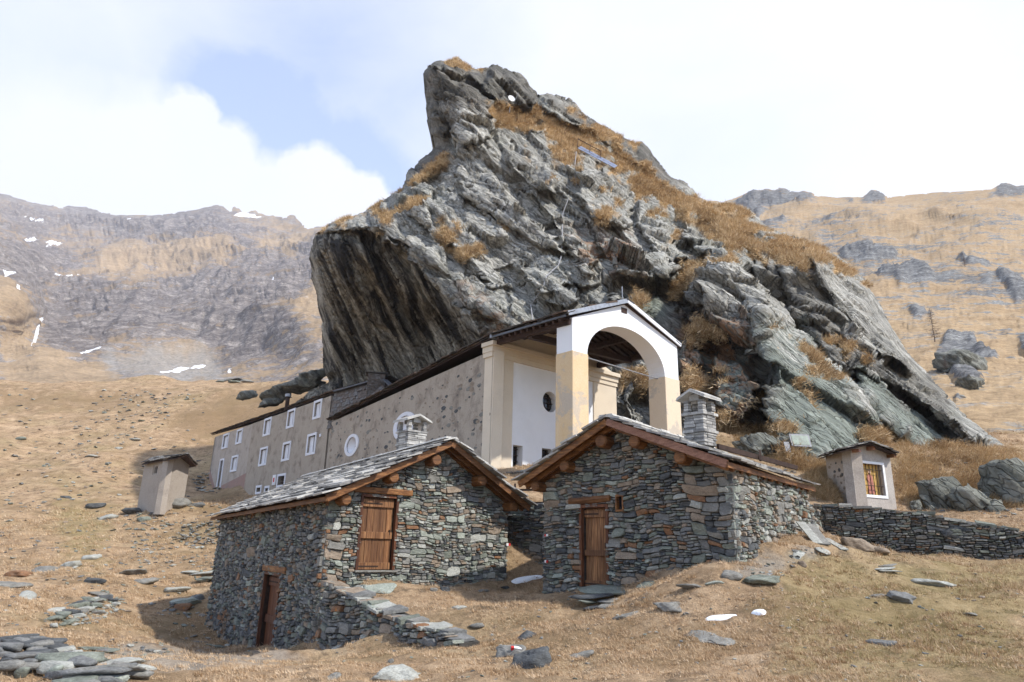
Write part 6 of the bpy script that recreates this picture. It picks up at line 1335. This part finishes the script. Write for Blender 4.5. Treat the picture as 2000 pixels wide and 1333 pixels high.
# leaning slabs by the right hut
root = thing('leaning_slabs', 'three thin slates leaning together against the bank right of the right hut', 'slabs')
for (a, b, w, k) in (((1563, 1020), (1598, 1062), .12, PALE), ((1580, 1024), (1612, 1064), .14, GREY), ((1612, 1052), (1650, 1074), .10, PALE)):
    A = P(a[0], a[1], 15.3); B = P(b[0], b[1], 14.4); one(beam(A, B, w*1.6, .03, (0, -.6, .8)), 'slab', ST[k], root, .008)
# scattered rubble: stuff
def rubble(name, label, polys, n, size, mats, seed, sub=1):
    rg = random.Random(seed); mb = MB()
    protos = [rock_vf((1, rg.uniform(.5, .9), rg.uniform(.25, .5)), 900+k, sub, 9, .03) for k in range(8)]
    for po in polys:
        po = np.array(po, float); c = np.stack([np.array([rg.uniform(po[:, 0].min(), po[:, 0].max()) for _ in range(n)]), np.array([rg.uniform(po[:, 1].min(), po[:, 1].max()) for _ in range(n)])], 1)
        d, ins, *_ = polydist(c[:, 0], c[:, 1], po)
        for x, y in c[ins]:
            p = hit(x, y); s = rg.uniform(*size)**1.0*(p.length/FOC)*.5; pr = rg.choice(protos); vf = ([v*s for v in pr[0]], pr[1])
            mb.add(put_rock(vf, p+Vector((0, 0, s*.12)), rg.uniform(0, 6), (rg.uniform(-.25, .25), rg.uniform(-.25, .25))), rg.randrange(len(mats)))
    mb.build(name, [ST[k] for k in mats], None, kind='stuff', label=label)
rubble('stone_chips', 'pale stone chips spilled below the slab heap', [[(120,1215),(180,1180),(240,1165),(235,1190),(200,1215),(140,1225)]], 330, (5, 13), (PGREEN, PALE, GREY, GREEN), 1)
rubble('stone_chips', 'flat chips strewn below the left hut wall', [[(330,1180),(420,1200),(500,1262),(540,1290),(350,1262)], [(160,1270),(320,1255),(340,1290),(220,1330),(150,1330)], [(1460,1120),(1570,1070),(1600,1090),(1480,1150)]], 110, (5, 16), (BLUE, GREEN, GREY, PALE), 2)
rubble('scattered_stones', 'small stones scattered over the grass slopes', [[(0,760),(400,760),(410,1100),(300,1333),(0,1333)], [(640,1270),(1040,1170),(1420,1150),(2000,1110),(2000,1333),(640,1333)], [(240,980),(430,985),(440,1120),(260,1100)], [(0,860),(300,900),(420,1000),(420,1180),(100,1240),(0,1240)], [(100,900),(280,860),(420,760),(200,760)], [(1440,860),(1600,900),(1560,940)], [(1760,880),(2000,900),(2000,1020),(1800,1000)]], 300, (3, 13), (GREY, PALE, BLUE, GREEN, TAN), 3)
# snow remnants
def snow(label, poly):
    ps = [hit(a, b) for a, b in poly]; c = sum(ps, Vector())/len(ps); n = len(ps); V = [p+Vector((0, 0, -.04)) for p in ps]+[p*.85+c*.15+Vector((0, 0, .03)) for p in ps]+[c+Vector((0, 0, .04))]
    f = [(k, (k+1) % n, n+(k+1) % n, n+k) for k in range(n)]+[(n+k, n+(k+1) % n, 2*n) for k in range(n)]
    o = one((V, f), 'snow_patch', SNOW, None, label=label, category='snow patch'); s = o.modifiers.new('soft', 'SUBSURF'); s.levels = s.render_levels = 2
snow('grey white snow remnant in the shade between the huts', [(992,1136),(1010,1129),(1040,1127),(1065,1124),(1062,1132),(1040,1136),(1020,1142),(1000,1142)])
snow('longer thin snow patch on the meadow before the right hut', [(1370,1213),(1385,1207),(1420,1205),(1447,1201),(1446,1208),(1420,1212),(1395,1216),(1375,1217)])
snow('small rounded snow patch right of the longer one', [(1462,1200),(1475,1195),(1492,1192),(1502,1196),(1494,1202),(1470,1203)])

# ------------------------------------------------------------------ things on the crag
def on_rock(px, py, out=.5): p = rock_at(px, py); return p*(1-out/p.length)
ds = thing('satellite_dish', 'white satellite dish on the dark summit crag', 'satellite dish'); c = on_rock(1001, 191, .8)
ax = Vector((.35, -.85, .3)).normalized(); qt = ax.to_track_quat('Z', 'Y'); V = []; nn_ = 20
for r_k in range(4):
    for k in range(nn_): a = 6.2832*k/nn_; r = .38*(r_k+1)/4; V.append(c+qt @ Vector((r*math.cos(a)*.8, r*math.sin(a), .10*(r/.38)**2)))
V.append(c.copy()); V += [p-ax*.03 for p in V]; h = len(V)//2
f = [(q*nn_+k, q*nn_+(k+1) % nn_, (q+1)*nn_+(k+1) % nn_, (q+1)*nn_+k) for q in range(3) for k in range(nn_)]+[(h-1, (k+1) % nn_, k)[::-1] for k in range(nn_)]; f += [tuple(i+h for i in g_[::-1]) for g_ in f]; f += [(60+k, 60+(k+1) % nn_, h+60+(k+1) % nn_, h+60+k) for k in range(nn_)]
one((V, f), 'dish', WHITEP, ds); one(tube([c-ax*.05, c-ax*.3+Vector((0, 0, -.2)), c-ax*.4+Vector((0, 0, -1.0))], .035), 'mast', METAL, ds); one(tube([c+Vector((.25, .0, -.3)), c+Vector((.55, -.35, .25))], .03), 'feed_arm', METAL, ds); one(tube([c+Vector((.5, -.3, .15)), c+Vector((.62, -.42, .36))], .05), 'feed_horn', METAL, ds)
sp_ = thing('solar_array', 'long low solar panel on an iron frame high on the crag', 'solar panel')
A = on_rock(1126, 292, 1.2); B = on_rock(1200, 330, 1.2); up = Vector((.35, .5, .55)).normalized(); fwd = (B-A)
ns = 6
for k in range(ns):
    a = A+fwd*(k/ns); b = A+fwd*((k+.95)/ns); q = [a, b, b+up*.75, a+up*.75]; m = fwd.cross(up).normalized(); one(hull8(q, [p+m*.04 for p in q]), 'panel', SOLAR, sp_)
for k in (0, .33, .62): p = A+fwd*k+Vector((0, .2, .2)); one(beam(p, p+Vector((.1, .1, 1.0)), .05, .05, (0, 1, 0)), 'frame_post', IRON, sp_)
one(beam(A+Vector((.1, .3, 1.1)), A+fwd*.62+Vector((.1, .3, 1.1)), .05, .05), 'frame_rail', IRON, sp_); one(beam(A+Vector((.0, .2, .35)), A+fwd*1.0+Vector((0, .2, .35)), .05, .05), 'frame_rail', IRON, sp_)
for lab, pts in (('thin pale cable hanging down the middle of the crag face', [(1112,386),(1100,410),(1098,440),(1098,480),(1097,505),(1090,520),(1070,535),(1062,545),(1056,560),(1040,565),(1036,590),(1042,625)]), ('short cable drooping beside the grassy ledge', [(1124,300),(1122,330),(1124,360)])):
    tp2 = [on_rock(a, b, .45) for a, b in pts]; link_ = one(tube(tp2, .035, 5), 'cable', CABLE, None, label=lab, category='cable')
# information plaque
pq = thing('information_board', 'glazed information board leaning on the green rock foot', 'information board'); c = on_rock(1563, 862, .9); Fp = Frame(c, (1, .1, 0), (0, .35, .95))
one(box(Fp, -.42, .42, -.28, .28, -.03, 0), 'board', LEAD, pq, .01); one(box(Fp, -.35, .35, -.21, .21, .001, .012), 'printed_panel', plain('faded_green_print', (.10, .15, .12), .4, var=.5, scale=5), pq); one(box(Fp, -.72, -.50, -.55, -.1, -.03, .0), 'side_notice', LEAD, pq); one(beam(c+Vector((0, .1, -.3)), c+Vector((0, .2, -1.2)), .07, .07, (0, 1, 0)), 'leg', IRON, pq)
# bare larch on the right slope
def larch(label, px, py, hpx, Y, seed):
    rg = random.Random(seed); root = thing('larch_tree', label, 'tree'); b = P(px, py, Y); H = hpx/FOC*b.length*1.02
    pts = [b+Vector((rg.uniform(-.01, .01)*H*(k > 0), 0, H*k/8)) for k in range(9)]; BK = MATS.get('larch_bark') or plain('larch_bark', (.12, .085, .07), .9)
    one(tube(pts, .1, 7, rads=[H*.014*(1-k/8.6) for k in range(9)]), 'trunk', BK, root); mb = MB()
    for k in range(130):
        t = rg.uniform(.10, .97); p = b+Vector((0, 0, H*t)); a = rg.uniform(0, 6.28); L = H*.26*(1-t)**.8*rg.uniform(.5, 1.1)+H*.02; d = Vector((math.cos(a), math.sin(a), rg.uniform(-.1, .35)))
        q = [p, p+d*L*.5, p+d*L+Vector((0, 0, L*.12))]; mb.add(tube(q, .02, 4, rads=[H*.0032, H*.002, H*.0008]))
        for j in range(7):
            s = p+d*L*rg.uniform(.25, 1); e = s+Vector((rg.uniform(-1, 1), rg.uniform(-1, 1), rg.uniform(-.7, .5)))*L*.28; mb.add(tube([s, e], .01, 3, rads=[H*.0014, H*.0006], cap=False))
    mb.build('crown', BK, root, kind='stuff')
larch('bare brown larch standing on the right mountainside above the grey outcrop', 1826, 668, 60, 84, 1)
larch('tiny bare larch lower on the right mountainside', 1848, 722, 26, 72, 2)
larch('small bare larch upper right beside a dark outcrop', 1885, 522, 26, 190, 3)
# dry stems at the lower left
